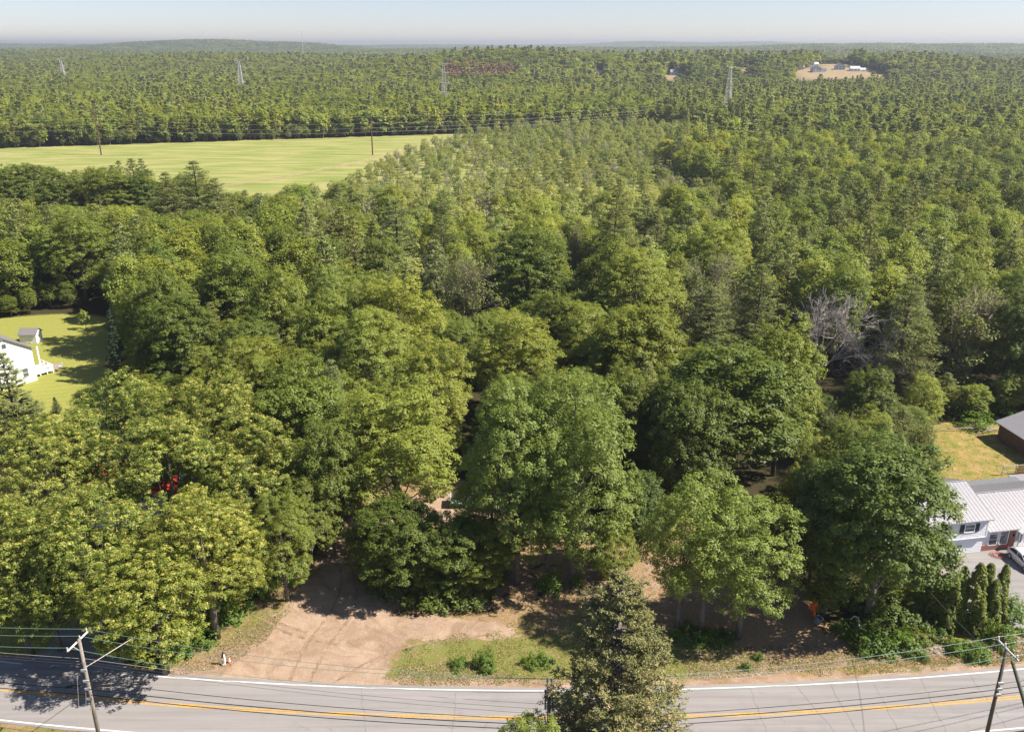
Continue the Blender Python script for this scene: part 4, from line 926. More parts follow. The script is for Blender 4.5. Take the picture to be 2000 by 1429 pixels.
def sec_top(x):
    h = lerp_t(x, RT)+.012; return [(x, w_, z_) for w_, z_ in ((.69, h-.05), (.42, h+.004), (-.42, h+.004), (-.69, h-.05), (-.69, h-.09), (.69, h-.09))]
loft([-1.5, -1.2, -.9, -.5, -.2, .05, .28], sec_top, 'roof_panel', M['carpaint'], car)
pb = MB()
for s_ in (1, -1):
    pb.tube([(1.12, .80*s_, .97), (.28, .70*s_, 1.38)], .035, 5); pb.tube([(-.35, .82*s_, .95), (-.4, .70*s_, 1.43)], .04, 5); pb.tube([(-1.95, .80*s_, .98), (-1.5, .70*s_, 1.34)], .07, 5)
pb.obj('pillars', M['carpaint'], car)
def wheel(x, s_):
    w_ = MB().tube([(x, s_*.92, .32), (x, s_*.70, .32)], .32, 16).obj('wheel', M['tyre'], car)
    MB().tube([(x, s_*.935, .32), (x, s_*.90, .32)], .20, 12).obj('rim', M['steel'], w_)
for x in (-1.35, 1.35):
    for s_ in (1, -1): wheel(x, s_)
for s_ in (1, -1): MB().box(-2.27, s_*.62-.13, .72, -2.1, s_*.62+.13, .92).obj('tail_lamp', M['redlens'], car)
MB().box(-2.29, -.35, .45, -2.2, .35, .62).obj('rear_bumper_plate', M['porcelain'], car)

# -------- white house, deck and shed by the left lawn
hl = empty('house', (-83.1, 142.3, 0), RAD(53), 'white gabled house with a deck at the left edge beside the lawn', 'house')
MB().gable(-8.6, 0, 0, 12, 0, 6.0, 8.7, 'y').obj('wall', M['siding'], hl)
MB().slab((-4.3, -.35, 8.85), (.4, -.35, 5.9), (.4, 12.3, 5.9), (-4.3, 12.3, 8.85), .12).obj('roof', M['shingle'], hl); MB().slab((-9.0, -.35, 5.9), (-4.3, -.35, 8.85), (-4.3, 12.3, 8.85), (-9.0, 12.3, 5.9), .12).obj('roof', M['shingle'], hl)
window(-4.7, -4.0, 0, 7.0, 7.8, hl, False); window(-2.2, -1.3, 0, 1.2, 2.7, hl); window(-6.8, -5.9, 0, 1.2, 2.7, hl); window(-6.8, -5.9, 0, 4.0, 5.4, hl)
dk = MB().box(.02, 1.5, .45, 3.6, 6.2, .62).obj('deck', M['trim'], hl); rl = MB()
for z in (.85, 1.5):
    rl.box(0.02, 1.45, z, 3.6, 1.53, z+.09); rl.box(3.52, 1.53, z, 3.6, 6.2, z+.09)
for x in (.1, 1.2, 2.4, 3.45): rl.box(x, 1.42, .0, x+.13, 1.56, 1.65)
for y in (3.1, 4.6, 6.0): rl.box(3.48, y, 0, 3.62, y+.13, 1.65)
rl.obj('railing', M['trim'], dk); MB().box(3.4, 6.05, 0, 3.62, 6.27, 4.0).obj('post', M['trim'], hl)
poly_sheet('patio', PW([(78, 708), (128, 712), (104, 727), (80, 724)]), .06, simple('brown_grey_patio_stone', (.30, .24, .21), .9))
def chair(x, y, rz, lab):
    e = empty('patio_chair', (x, y, .62), rz, lab, 'chair', 'white chairs on the deck'); MB().box(-.25, -.25, .38, .25, .25, .44).obj('seat', M['trim'], e); MB().box(-.25, .2, .44, .25, .26, .95).obj('backrest', M['trim'], e)
    for a, c in ((-.22, -.22), (.18, -.22), (-.22, .2), (.18, .2)): MB().box(a, c, 0, a+.04, c+.04, .38).obj('leg', M['trim'], e)
chair(-82.9, 146.4, .4, 'white patio chair on the deck against the house wall'); chair(-81.2, 146.9, -.8, 'white patio chair on the deck near the tall corner post')
sh = empty('shed', (-96.6, 162.0, 0), .06, 'small white garden shed with a grey shingled roof on the left lawn', 'shed')
MB().gable(0, 0, 3.2, 2.6, 0, 1.9, 2.8).obj('wall', M['siding'], sh); MB().slab((-.2, -.25, 1.85), (3.4, -.25, 1.85), (3.4, 1.3, 2.9), (-.2, 1.3, 2.9), .08).obj('roof', M['shingle'], sh); MB().slab((-.2, 1.3, 2.9), (3.4, 1.3, 2.9), (3.4, 2.85, 1.85), (-.2, 2.85, 1.85), .08).obj('roof', M['shingle'], sh)
MB().box(1.0, -.04, .05, 1.58, -.003, 1.75).obj('door', M['porcelain'], sh); MB().box(1.62, -.04, .05, 2.2, -.003, 1.75).obj('door', M['porcelain'], sh)
# -------- red roofed house under the maples
cx_, cy_ = P(262, 925, 5.2); rh = empty('house', (cx_, cy_, 0), .12, 'white house with an orange red roof mostly hidden under the yellow-tipped maples', 'house')
MB().gable(-5.5, -3.6, 5.5, 3.6, 0, 4.6, 6.6).obj('wall', M['siding'], rh)
for s_ in (-1, 1): MB().slab((-5.9, s_*4.0, 4.5), (5.9, s_*4.0, 4.5), (5.9, 0, 6.8), (-5.9, 0, 6.8), .12).obj('roof', M['redroof'], rh)
MB().box(2.0, .6, 6.0, 2.7, 1.3, 7.6).obj('chimney', M['brick'], rh)
for x in (-4, -1, 2, 4): window(x, x+.9, -3.6, 2.8, 4.0, rh)
# -------- far hill houses
HC = {'grey': (.30, .31, .35), 'dark': (.13, .12, .13), 'brown': (.22, .15, .13), 'tan': (.52, .28, .18), 'red': (.50, .16, .09), 'light': (.55, .55, .56)}
def far_house(u, v, w, roof, wallc, label, axis='x', garage=True, hgt=5.0, depth=9):
    x, y, z = march(u, v); D = Q(x, y, z)[2]; W = w*D/FPX; e = empty('house', (x, y, z-.3), random.uniform(-.15, .15), label, 'house')
    mw = simple('house_wall_'+wallc, {'white': (.72, .72, .74), 'blue': (.40, .46, .54), 'greyw': (.5, .5, .53), 'log': (.30, .20, .15)}[wallc], .7); mr = simple('house_roof_'+roof, HC[roof], .8)
    m_ = W*(.62 if garage else 1.0); x0, x1 = -W/2, -W/2+m_
    MB().gable(x0, 0, x1, depth, 0, hgt, hgt+2.8, axis).obj('wall', mw, e)
    if axis == 'x':
        for (a, c) in ((-.5, depth/2), (depth+.5, depth/2)): MB().slab((x0-.4, a, hgt-.2), (x1+.4, a, hgt-.2), (x1+.4, c, hgt+2.95), (x0-.4, c, hgt+2.95), .2).obj('roof', mr, e)
    else:
        xm = (x0+x1)/2
        for a in (x0-.5, x1+.5): MB().slab((a, -.5, hgt-.2), (a, depth+.5, hgt-.2), (xm, depth+.5, hgt+2.95), (xm, -.5, hgt+2.95), .2).obj('roof', mr, e)
    if garage:
        MB().gable(x1+.02, 1.5, W/2, depth-.5, 0, hgt*.6, hgt*.6+2.2).obj('garage', mw, e)
        for (a, c) in ((1.0, 5.0), (depth, 5.0)): MB().slab((x1+.45, a, hgt*.58), (W/2+.4, a, hgt*.58), (W/2+.4, c, hgt*.6+2.4), (x1+.45, c, hgt*.6+2.4), .2).obj('roof', mr, e)
        MB().box(x1+1.2, 1.42, 0.1, W/2-1.0, 1.495, 2.5).obj('garage_door', M['trim'], e)
    n = max(2, int(m_/3.5))
    for i in range(n):
        wx = x0+(i+.5)*m_/n; MB().box(wx-.6, -.06, 1.0, wx+.6, -.005, 2.4).obj('window', M['glass'], e)
        if hgt > 4.5: MB().box(wx-.6, -.06, 3.4, wx+.6, -.005, 4.5).obj('window', M['glass'], e)
far_house(1491, 133, 26, 'dark', 'white', 'white house with a dark roof at the left end of the hilltop row', hgt=4)
far_house(1518, 134, 16, 'dark', 'white', 'small white dark-roofed house second from the left in the hilltop row', 'y', False, 3.5)
far_house(1560, 136, 22, 'grey', 'greyw', 'long low grey house between the hilltop row and the bare field', garage=False, hgt=3.2)
far_house(1587, 129, 26, 'light', 'white', 'white gabled house highest on the hill above the bare field', 'y', True, 4.5)
far_house(1601, 142, 28, 'dark', 'blue', 'blue grey house with a garage in the middle of the bare hill field', 'y', True, 5)
far_house(1641, 137, 18, 'brown', 'blue', 'tall brown roofed house beside the hill driveway', 'y', False, 5.5)
far_house(1676, 140, 29, 'light', 'white', 'wide white house with pale roof, rightmost on the hill', 'x', True, 3.8)
far_house(1321, 147, 22, 'grey', 'white', 'grey roofed white house alone beside the dark tree row', 'x', True, 4)
far_house(1101, 133, 16, 'tan', 'white', 'house with a tan orange roof below the wooded hill', 'x', False, 4)
far_house(477, 135, 9, 'light', 'white', 'little white farmhouse in the clearing behind a lattice tower', 'y', False, 5)
far_house(232, 137, 28, 'grey', 'greyw', 'long low grey farm building among the trees on the far left', 'x', False, 3.5)
far_house(1493, 137, 12, 'red', 'white', 'small red roofed house in front of the hilltop row', 'x', False, 3)
# -------- lattice towers
def tower(u, v, wpx, rz, label):
    x, y = P(u, v, 40); z0 = float(terrain(x, y)); D = Q(x, y, 40)[2]; hw = wpx*D/FPX/2
    e = empty('lattice_tower', (x, y, z0), rz, label, 'pylon', 'steel lattice towers of the power line'); Ht = 40-z0; f = MB(); T = .17*D/1000
    def wd(z): return 2.7*(1-z/Ht)**1.1+.7
    zs = [0]; 
    while zs[-1] < Ht-3: zs.append(zs[-1]+max(1.9, wd(zs[-1])*1.0))
    zs[-1] = Ht-1.5
    C4 = lambda z: [(sx*wd(z), sy*wd(z), z) for sx, sy in ((-1, -1), (1, -1), (1, 1), (-1, 1))]
    for a, c in zip(zs[:-1], zs[1:]):
        A_, B_ = C4(a), C4(c)
        for i in range(4):
            j = (i+1) % 4; f.tube([A_[i], B_[i]], T, 4); f.tube([A_[i], B_[j]], T*.6, 3); f.tube([A_[j], B_[i]], T*.6, 3); f.tube([B_[i], B_[j]], T*.6, 3)
    f.obj('frame', M['steel'], e)
    for z, k in ((Ht, 1.0), (Ht-7.5, .95), (Ht-15.5, 1.05), (Ht-23.5, .95)):
        a = MB(); L = hw*k; w0 = max(wd(z), .8)
        for s_ in (-1, 1):
            for y_ in (-.5, .5): a.tube([(0, y_, z), (s_*L, 0, z+(.6 if z == Ht else 0))], T*.8, 4); a.tube([(s_*w0, y_, z-1.8), (s_*L, 0, z+(.5 if z == Ht else 0))], T*.7, 4)
            for q in (.35, .6, .8): a.tube([(s_*L*q, 0, z), (s_*L*(q+.08), 0, z-1.6*(1-q))], T*.4, 3)
            if z != Ht: a.tube([(s_*L, 0, z), (s_*L, 0, z-2.4)], T*.5, 4)
        a.obj('crossarm', M['steel'], e)
tower(118, 115, 24, .0, 'leftmost and farthest of the four steel lattice towers'); tower(466, 117, 23, .05, 'second lattice tower from the left, in front of the little white farmhouse')
tower(866, 125, 20, .1, 'third lattice tower from the left, beside the reddish trees'); tower(1427, 133, 16, .9, 'rightmost lattice tower, seen almost end on')
xm_, ym_, zm_ = 18.0-600, 2600.0, 0
xm_, ym_ = (616-1000)/FPX*2500, 2500.0; ma = MB().tube([(0, 0, 0), (0, 0, 92-float(terrain(xm_, ym_)))], .5, 4).obj('radio_mast', M['steel']); ma.location = (xm_, ym_, float(terrain(xm_, ym_))); setp(ma, 'thin radio mast standing above the far treeline', 'mast')
# -------- wires
def sagpts(a, b, sag, n=22): return [(a[0]+(b[0]-a[0])*i/n, a[1]+(b[1]-a[1])*i/n, a[2]+(b[2]-a[2])*i/n-sag*4*(i/n)*(1-i/n)) for i in range(n+1)]
def wire(a, b, sag, r, mat, label, group='overhead wires along the road', name='overhead_wire'):
    o = MB().tube(sagpts(a, b, sag), r, 4).obj(name, mat); return setp(o, label, 'wire', group)
# field poles
fpx = []
for (u, v, vt, ut, lab) in ((198, 303, 213, 183, 'tall brown utility pole leaning in the left part of the green field'), (728, 303, 225, 724, 'tall brown utility pole in the middle of the green field'), (1283, 247, 205, 1281, 'distant brown utility pole at the right end of the pale scrub')):
    x, y = P(u, v); h = pole_z(x, y, vt); D = Q(x, y, h)[2]; lx = (ut-(1000+FPX*x/D))*D/FPX
    e = empty('utility_pole', (x, y, 0), 0, lab, 'utility pole', 'brown poles crossing the field'); MB().tube([(0, 0, -.5), (lx*.5, 0, h*.5), (lx, 0, h)], [.38, .32, .22], 7).obj('pole', M['brownpole'], e)
    for zz in (.97, .60): MB().tube([(lx*zz-1.3, 0, h*zz), (lx*zz+1.3, 0, h*zz)], .11, 5).obj('crossarm', M['brownpole'], e)
    fpx.append((x, y, h, lx))
fpx = [(-370, 476, 23, 0)]+fpx+[(260, 800, 22, 0)]
for nm, zk in (('upper', .97), ('second', .80), ('third', .68), ('lowest', .58)):
    for i in range(len(fpx)-1):
        (x, y, h, l), (x2, y2, h2, l2) = fpx[i], fpx[i+1]
        wire((x+l*zk, y-.4, h*zk), (x2+l2*zk, y2-.4, h2*zk), 1.8, .032, M['gwire'], nm+' wire of the field power line, '+('at its left end' if i == 0 else 'between the two poles in the field' if i == 1 else 'over the pale scrub' if i == 2 else 'at its far right end'), 'wires of the field power line')
# road poles
PH = 11.0
pl = (-34.25, 57.15); pc_ = (2.77, 52.52); pr_ = (38.55, 56.03)
e = empty('utility_pole', (pl[0], pl[1], 0), 0, 'leaning-looking grey wooden utility pole with a pale crossarm at the left end of the road', 'utility pole', 'wooden utility poles beside the road')
MB().tube([(0, 0, -.3), (0, 0, PH*.5), (0, 0, PH)], [.17, .15, .125], 10).obj('pole', M['pole'], e, True)
A1 = P(131, 1272, 10.75); A2 = P(171, 1233, 10.75); ca = MB(); ca.tube([(A1[0]-pl[0], A1[1]-pl[1], 10.75), (A2[0]-pl[0], A2[1]-pl[1], 10.75)], .10, 4)
ca.obj('crossarm', M['pale'], e); MB().tube([(A1[0]*.5+pl[0]*.5-pl[0], A1[1]*.5+pl[1]*.5-pl[1], 10.7), (0, -.1, 9.9)], .035, 4).obj('brace', M['steel'], e)
ins = []
for t in (0.03, .62, .98):
    q = (A1[0]+(A2[0]-A1[0])*t, A1[1]+(A2[1]-A1[1])*t); ins.append((q[0], q[1], 11.05)); MB().tube([(q[0]-pl[0], q[1]-pl[1], 10.82), (q[0]-pl[0], q[1]-pl[1], 11.08)], [.06, .045], 8).obj('insulator', M['porcelain'], e)
for vv_ in (1305, 1326, 1341, 1360): z_ = pole_z(pl[0], pl[1], vv_); MB().box(-.22, -.28, z_-.10, .22, -.17, z_+.10).obj('bracket', M['steel'], e)
e2 = empty('utility_pole', (pc_[0], pc_[1], 0), 0, 'utility pole with two upright insulators half hidden behind the brown-tinged spruce', 'utility pole', 'wooden utility poles beside the road')
MB().tube([(0, 0, -.3), (0, 0, 10.2)], [.16, .13], 8).obj('pole', M['pole'], e2); MB().box(-.33, -.08, 9.6, .33, .08, 9.75).obj('bracket', M['greysteel'], e2)
for s_ in (-1, 1):
    i_ = MB().tube([(s_*.15, 0, 9.9), (s_*.15, 0, 10.1), (s_*.15, 0, 10.75), (s_*.15, 0, 10.78), (s_*.15, 0, 11.0)], [.05, .045, .045, .09, .08], 8).obj('insulator', M['porcelain'], e2); MB().tube([(s_*.28, -.1, 8.3), (s_*.28, -.1, 9.5)], .07, 6).obj('cutout_fuse', M['greysteel'], e2)
for k in range(6): MB().tube([(-.2, -.15, 8.5+k*.2), (.2, -.15, 8.55+k*.2)], .04, 5).obj('clamp', M['greysteel'], e2)
e3 = empty('utility_pole', (pr_[0], pr_[1], 0), 0, 'brown utility pole with steel crossarm at the right edge', 'utility pole', 'wooden utility poles beside the road')
MB().tube([(0, 0, -.3), (0, 0, PH)], [.18, .13], 10).obj('pole', M['darkpole'], e3, True)
B1 = P(1949, 1248, 11.1); B2 = P(1990, 1290, 11.1); MB().tube([(B1[0]-pr_[0], B1[1]-pr_[1], 11.05), (B2[0]-pr_[0], B2[1]-pr_[1], 11.05)], .09, 6).obj('crossarm', M['steel'], e3)
rins = []
for t in (0.02, .35, .9):
    q = (B1[0]+(B2[0]-B1[0])*t, B1[1]+(B2[1]-B1[1])*t); rins.append((q[0], q[1], 11.4)); MB().tube([(q[0]-pr_[0], q[1]-pr_[1], 11.1), (q[0]-pr_[0], q[1]-pr_[1], 11.42)], [.08, .06], 8).obj('insulator', M['porcelain'], e3)
for vv_ in (1330, 1341, 1352): z_ = pole_z(pr_[0], pr_[1], vv_); MB().box(-.2, -.3, z_-.1, .2, -.18, z_+.1).obj('bracket', M['steel'], e3)
q1 = P(1977, 1291, 10.3); q2 = P(2000, 1368, 7.2); dxy = ((q2[0]-q1[0])/3.1, (q2[1]-q1[1])/3.1)
e4 = empty('brace_pole', (q1[0]+dxy[0]*10.3, q1[1]+dxy[1]*10.3, 0), 0, 'green tinted slanting brace pole leaning on the pole at the right edge', 'brace pole')
MB().tube([(0, 0, 0), (-dxy[0]*10.3, -dxy[1]*10.3, 10.3)], [.17, .13], 10).obj('pole', M['greenpole'], e4, True)
wn = ('far', 'middle', 'near')
for i in range(3):
    L0 = P((0, 0, 0)[i], (1222, 1237, 1259)[i], 11.05); a = ins[2-i]; ddx = (L0[0]-a[0], L0[1]-a[1]); far = (a[0]+ddx[0]*3, a[1]+ddx[1]*3, 11.4)
    wire(far, a, .3, .022, M['wire'], wn[i]+' green power wire left of the left road pole')
    c_ = (pc_[0]+(-.15, .15, 0)[i], pc_[1], (11.0, 11.0, 9.8)[i]); wire(a, c_, .9+.15*i, .022, M['wire'], wn[i]+' green power wire between the left and middle road poles')
    r_ = rins[i]; wire(c_, r_, .9+.1*i, .022, M['wire'], wn[i]+' green power wire between the middle and right road poles'); wire(r_, (r_[0]+38, r_[1]+10+i, 11.4), .7, .022, M['wire'], wn[i]+' green power wire leaving the right edge')
for i, (vl, vc, vr_, rr_, mt) in enumerate(((1281, 1370, 1330, .016, 'gwire'), (1287, 1380, 1330, .016, 'gwire'), (1292, 1390, 1335, .016, 'gwire'), (1326, 1400, 1330, .03, 'bwire'), (1341, 1410, 1341, .045, 'bwire'), (1352, 1420, 1352, .04, 'bwire'))):
    z1 = pole_z(pl[0], pl[1], vl); z2 = pole_z(pc_[0], pc_[1], vc); z3 = pole_z(pr_[0], pr_[1], vr_); nm = ('highest', 'second', 'third', 'fourth', 'fifth', 'lowest')[i]; knd = 'thin grey' if mt == 'gwire' else 'black communication'
    oy = -.25
    wire((pl[0]-42, pl[1]+5.5, z1+.2), (pl[0]-.2, pl[1]+oy, z1), .4, rr_, M[mt], nm+' '+knd+' cable left of the left road pole'); wire((pl[0]+.2, pl[1]+oy, z1), (pc_[0], pc_[1]+oy, z2), .5, rr_, M[mt], nm+' '+knd+' cable between the left and middle road poles')
    if i > 2: wire((pc_[0], pc_[1]+oy, z2), (pr_[0], pr_[1]+oy, z3), .5, rr_, M[mt], nm+' black cable between the middle and right road poles'); wire((pr_[0], pr_[1]+oy, z3), (pr_[0]+38, pr_[1]+8, z3+.2), .5, rr_, M[mt], nm+' black cable leaving the right edge')
zt_ = pole_z(pl[0], pl[1], 1302); tg = P(525, 1072, 4.5); wire((pl[0]+.1, pl[1], zt_), (tg[0], tg[1], 4.5), .15, .035, M['gwire'], 'thick pale service cable rising from the left pole past the maples', 'service cables')
ax_ = P(1812, 1150, 7.0); wire((rins[0][0], rins[0][1], 9.6), (ax_[0], ax_[1], 7.0), .25, .022, M['gwire'], 'pale service cable from the right pole over the arborvitae hedge', 'service cables')
for k, (u, v) in enumerate(((143, 1339), (203, 1338))):
    cxx = P(u, v, pole_z(*pl, 1340)); o = MB().tube([(-.55, 0, 0), (.55, .0, -.02)], .10, 8).obj('splice_case', M['bwire']); o.location = (cxx[0], cxx[1], pole_z(*pl, 1340)); setp(o, 'black splice case hanging on the cable '+('left' if k == 0 else 'right')+' of the left pole', 'splice case')
for k in range(3):
    x = pl[0]+(-.9, -.45, -.1)[k]; z1 = pole_z(*pl, (1310, 1340, 1355)[k]); wire((x+.3, pl[1]-.2, z1), (x-.2, pl[1]-1.2, 0), 0, .014, M['gwire'], ('left', 'middle', 'right')[k]+' guy wire in front of the left pole', 'guy wires of the left pole', 'guy_wire')

# -------- small plants and things in the clearing
def add_plant(name, me, mat, u, v, w, h, tint, label, R, H, cat='shrub', group=None):
    x, y = P(u, v); D = Q(x, y, 0)[2]; a = w/2*D/FPX; e = link(name, me, None); e.location = (x, y, -.05); e.rotation_euler[2] = random.uniform(0, 6.28); e.scale = (a/R, a/R, h/H); e['tint'] = tint; setp(e, label, cat, group); return e
SH = [shrub(300+s) for s in range(4)]
for s in SH: s.materials.append(M['shrub'])
SHD = [shrub(310+s, npuff=130, nleaf=30, L=.13, W=.07, pr=.22) for s in range(2)]
for s in SHD: s.materials.append(M['maple'])
k = 0
for (u, v, w, h, t, lab) in ((945, 1300, 60, 1.9, .5, 'dark green bush, larger of the bushes in the roadside grass'), (893, 1300, 45, 1.0, .75, 'low spreading weed clump left of the dark roadside bush'), (1035, 1300, 45, 1.3, .9, 'left half of the bright green bushes in the roadside grass'), (1062, 1298, 45, 1.5, .8, 'right half of the bright green bushes in the roadside grass'),
        (1078, 1150, 62, 2.4, .95, 'bright yellow green bush at the foot of the right island trunk'), (1128, 1142, 35, 1.5, .8, 'small light bush beside the right island trunk'), (1340, 1248, 80, 1.5, .6, 'low bushes under the left locust-like trunk'), (1385, 1250, 70, 1.4, .55, 'low bushes between the locust-like trunks'), (1420, 1246, 50, 1.2, .4, 'dark low bush at the right locust-like trunk'),
        (560, 1130, 70, 2.6, .7, 'bright bush below the mid green ash by the track'), (500, 1170, 80, 3.0, .75, 'bright bush at the right foot of the yellow-tipped clump'), (440, 1205, 90, 2.8, .65, 'leafy bush beside the dirt shoulder below the yellow-tipped clump'), (395, 1245, 90, 2.4, .6, 'bush at the lower right corner of the yellow-tipped clump'), (340, 1275, 80, 1.8, .35, 'dark weeds beside the side driveway'), (260, 1268, 60, 1.5, .3, 'shaded weeds right of the side driveway'),
        (1900, 1278, 80, 1.5, .6, 'sumac bush left of the right pole'), (1950, 1255, 80, 2.6, .45, 'dark leafy bush behind the right pole'), (1968, 1215, 90, 3.6, .7, 'airy light bush at the corner of the parking area'), (1870, 1268, 60, 1.3, .7, 'pale sumac bush on the roadside bank'), (1700, 1258, 120, 2.2, .35, 'shaded bush under the big maple by the garage'), (1760, 1262, 90, 2.0, .6, 'light bush at the right foot of the big maple'), (1640, 1235, 60, 1.4, .15, 'dark bush behind the bent white pipe'),
        (1822, 1240, 60, 1.6, .3, 'dark bush in front of the arborvitae hedge'), (1900, 830, 90, 2.2, .8, 'bright shrub on the upper edge of the right yard'), (1950, 812, 100, 2.5, .85, 'sunny bush behind the barn'), (1860, 800, 70, 3.0, .4, 'dark shrub at the top left corner of the right yard'), (1458, 1305, 24, .7, .3, 'small dark weed on the shaded verge'), (1480, 1285, 28, .8, .5, 'tuft of weeds on the verge right of the locust-like trees'), (1805, 1290, 26, .9, .6, 'dry weed clump on the bank above the road')):
    add_plant('bush', SH[k % 4], None, u, v, w, h, t, lab, 1.5, 1.6); k += 1
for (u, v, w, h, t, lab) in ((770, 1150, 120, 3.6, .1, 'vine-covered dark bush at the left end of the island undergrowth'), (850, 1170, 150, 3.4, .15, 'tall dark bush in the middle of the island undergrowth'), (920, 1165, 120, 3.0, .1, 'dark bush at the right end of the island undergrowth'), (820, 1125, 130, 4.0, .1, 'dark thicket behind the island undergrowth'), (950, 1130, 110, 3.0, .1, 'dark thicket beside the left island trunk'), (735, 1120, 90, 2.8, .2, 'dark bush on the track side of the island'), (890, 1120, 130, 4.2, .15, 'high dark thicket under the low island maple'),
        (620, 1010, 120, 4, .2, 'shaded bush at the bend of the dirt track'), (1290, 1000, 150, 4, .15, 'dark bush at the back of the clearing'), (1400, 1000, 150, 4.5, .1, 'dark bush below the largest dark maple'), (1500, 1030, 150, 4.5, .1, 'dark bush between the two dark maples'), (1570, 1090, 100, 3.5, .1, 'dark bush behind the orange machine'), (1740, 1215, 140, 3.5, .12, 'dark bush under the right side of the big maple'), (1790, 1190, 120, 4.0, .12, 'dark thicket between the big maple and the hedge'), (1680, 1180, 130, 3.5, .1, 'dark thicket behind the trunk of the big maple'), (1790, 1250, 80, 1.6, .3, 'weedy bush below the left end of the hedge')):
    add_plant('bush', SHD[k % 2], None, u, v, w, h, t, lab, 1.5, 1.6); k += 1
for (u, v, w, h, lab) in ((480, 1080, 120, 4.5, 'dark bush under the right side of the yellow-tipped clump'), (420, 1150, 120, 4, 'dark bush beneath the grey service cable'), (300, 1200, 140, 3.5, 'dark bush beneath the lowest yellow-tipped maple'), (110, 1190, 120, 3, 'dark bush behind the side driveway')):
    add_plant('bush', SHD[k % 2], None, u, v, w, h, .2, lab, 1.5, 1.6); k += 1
# arborvitae
def column(seed, R=.9, H=6.0):
    rng = np.random.default_rng(seed); m_ = 420; z = rng.random(m_)**.9; a = rng.uniform(0, 6.28, m_); r = R*np.sqrt(np.clip(1-z, .01, 1))*rng.uniform(.75, 1.1, m_)*(1+.18*np.sin(a*3+z*9))
    PU = np.stack([r*np.cos(a), r*np.sin(a), z*H*.97+.05], 1); o = unit(np.stack([np.cos(a), np.sin(a), np.full(m_, .5)], 1)); return crown_from_puffs(rng, 'foliage', PU, o, .16, 16, .20, .09, 1.3, .3, 0)
AV = [column(400+s) for s in range(3)]
for s in AV: s.materials.append(M['arbor'])
for i, (u, v, w, h) in enumerate(((1832, 1212, 32, 5.2), (1846, 1226, 30, 6.0), (1862, 1218, 30, 6.2), (1890, 1224, 38, 6.8), (1911, 1216, 30, 6.4), (1926, 1226, 28, 5.2), (1940, 1216, 28, 6.3), (1905, 1236, 24, 3.8), (1815, 1205, 34, 5.0))):
    add_plant('arborvitae', AV[i % 3], None, u, v+4, w*1.32, h*1.14, .5, ('arborvitae second in the hedge beside the parking area', 'narrow arborvitae third in the hedge', 'arborvitae fourth in the hedge, in the shade of its neighbours', 'broadest arborvitae in the middle of the hedge', 'slim pointed arborvitae right of the broadest one', 'shorter arborvitae near the right end of the hedge', 'last arborvitae at the right end of the hedge', 'small arborvitae in front of the broadest one', 'first arborvitae at the left end, partly under the big maple')[i], .9, 6.0, 'arborvitae', 'arborvitae hedge beside the parking area')
# brown-tinged spruce in the foreground
sx_, sy_ = P(1196, 1128, 21.3)
rngS = np.random.default_rng(77)
scr, strk = pine(500, R=6.5, H=21.3, cb=.02, nw=38, nb=10, nt_=36, nleaf=14, L=.22, W=.08, tr_=.30, k=8, cone=.62, spread=.13)
tv = np.empty(len(scr.polygons), np.float32); scr.attributes['tip'].data.foreach_get('value', tv)
cz = np.empty(len(scr.vertices)*3, np.float32); scr.vertices.foreach_get('co', cz); cz = cz.reshape(-1, 4, 3).mean(1)
nzv = fbm(cz[:, 0]*1.0+cz[:, 2], cz[:, 1]-cz[:, 2]*.6, 1.6, 61); amt = np.clip(.55+nzv*.9-np.clip((cz[:, 2]-15.5)/4, 0, .7), 0, 1)
scr.attributes['tip'].data.foreach_set('value', (np.clip(tv*1.3, 0, 1)*amt).astype(np.float32)); scr.materials.append(M['spruce']); strk.materials.append(M['bark'])
se = empty('spruce_tree', (sx_+.6, sy_, 0), .5, 'large grey green spruce with brown cones in the foreground over the road', 'spruce'); link('trunk', strk, None, se); o = link('crown', scr, None, se); o['tint'] = .55
# cone, post, machine, pipe, log, marker
def lathe(pr, k=14):
    b = MB()
    for i in range(len(pr)-1):
        for j in range(k):
            a, c = 2*math.pi*j/k, 2*math.pi*(j+1)/k; r0, z0 = pr[i]; r1, z1 = pr[i+1]
            b.face([(r0*math.cos(a), r0*math.sin(a), z0), (r0*math.cos(c), r0*math.sin(c), z0), (r1*math.cos(c), r1*math.sin(c), z1), (r1*math.cos(a), r1*math.sin(a), z1)])
    return b
x, y = P(448.5, 1294); e = empty('traffic_cone', (x, y, .0), .3, 'orange traffic cone with two white bands beside the leaning white post', 'traffic cone')
MB().box(-.2, -.2, 0, .2, .2, .04).obj('base', M['orange'], e); lathe([(.16, .04), (.125, .22)]).obj('cone_body', M['orange'], e); lathe([(.125, .22), (.10, .35)]).obj('band', M['trim'], e); lathe([(.10, .35), (.09, .40)]).obj('cone_body', M['orange'], e); lathe([(.09, .40), (.06, .58)]).obj('band', M['trim'], e); lathe([(.06, .58), (.035, .74), (0, .745)]).obj('cone_body', M['orange'], e)
x, y = P(438.5, 1297); e = empty('marker_post', (x, y, 0), 0, 'leaning white post with a black cap beside the orange traffic cone', 'post')
MB().tube([(0, 0, 0), (.08, 0, .5), (.05, 0, .95), (.0, 0, 1.3)], [.10, .11, .09, .07], 8).obj('post', M['trim'], e); MB().tube([(-.14, -.03, .80), (-.05, -.05, 1.1), (.02, -.02, 1.42), (.06, 0, 1.44)], [.07, .10, .09, .05], 8).obj('cap', M['tyre'], e); MB().box(-.16, -.1, .62, .0, .02, .66).obj('bracket', M['trim'], e)
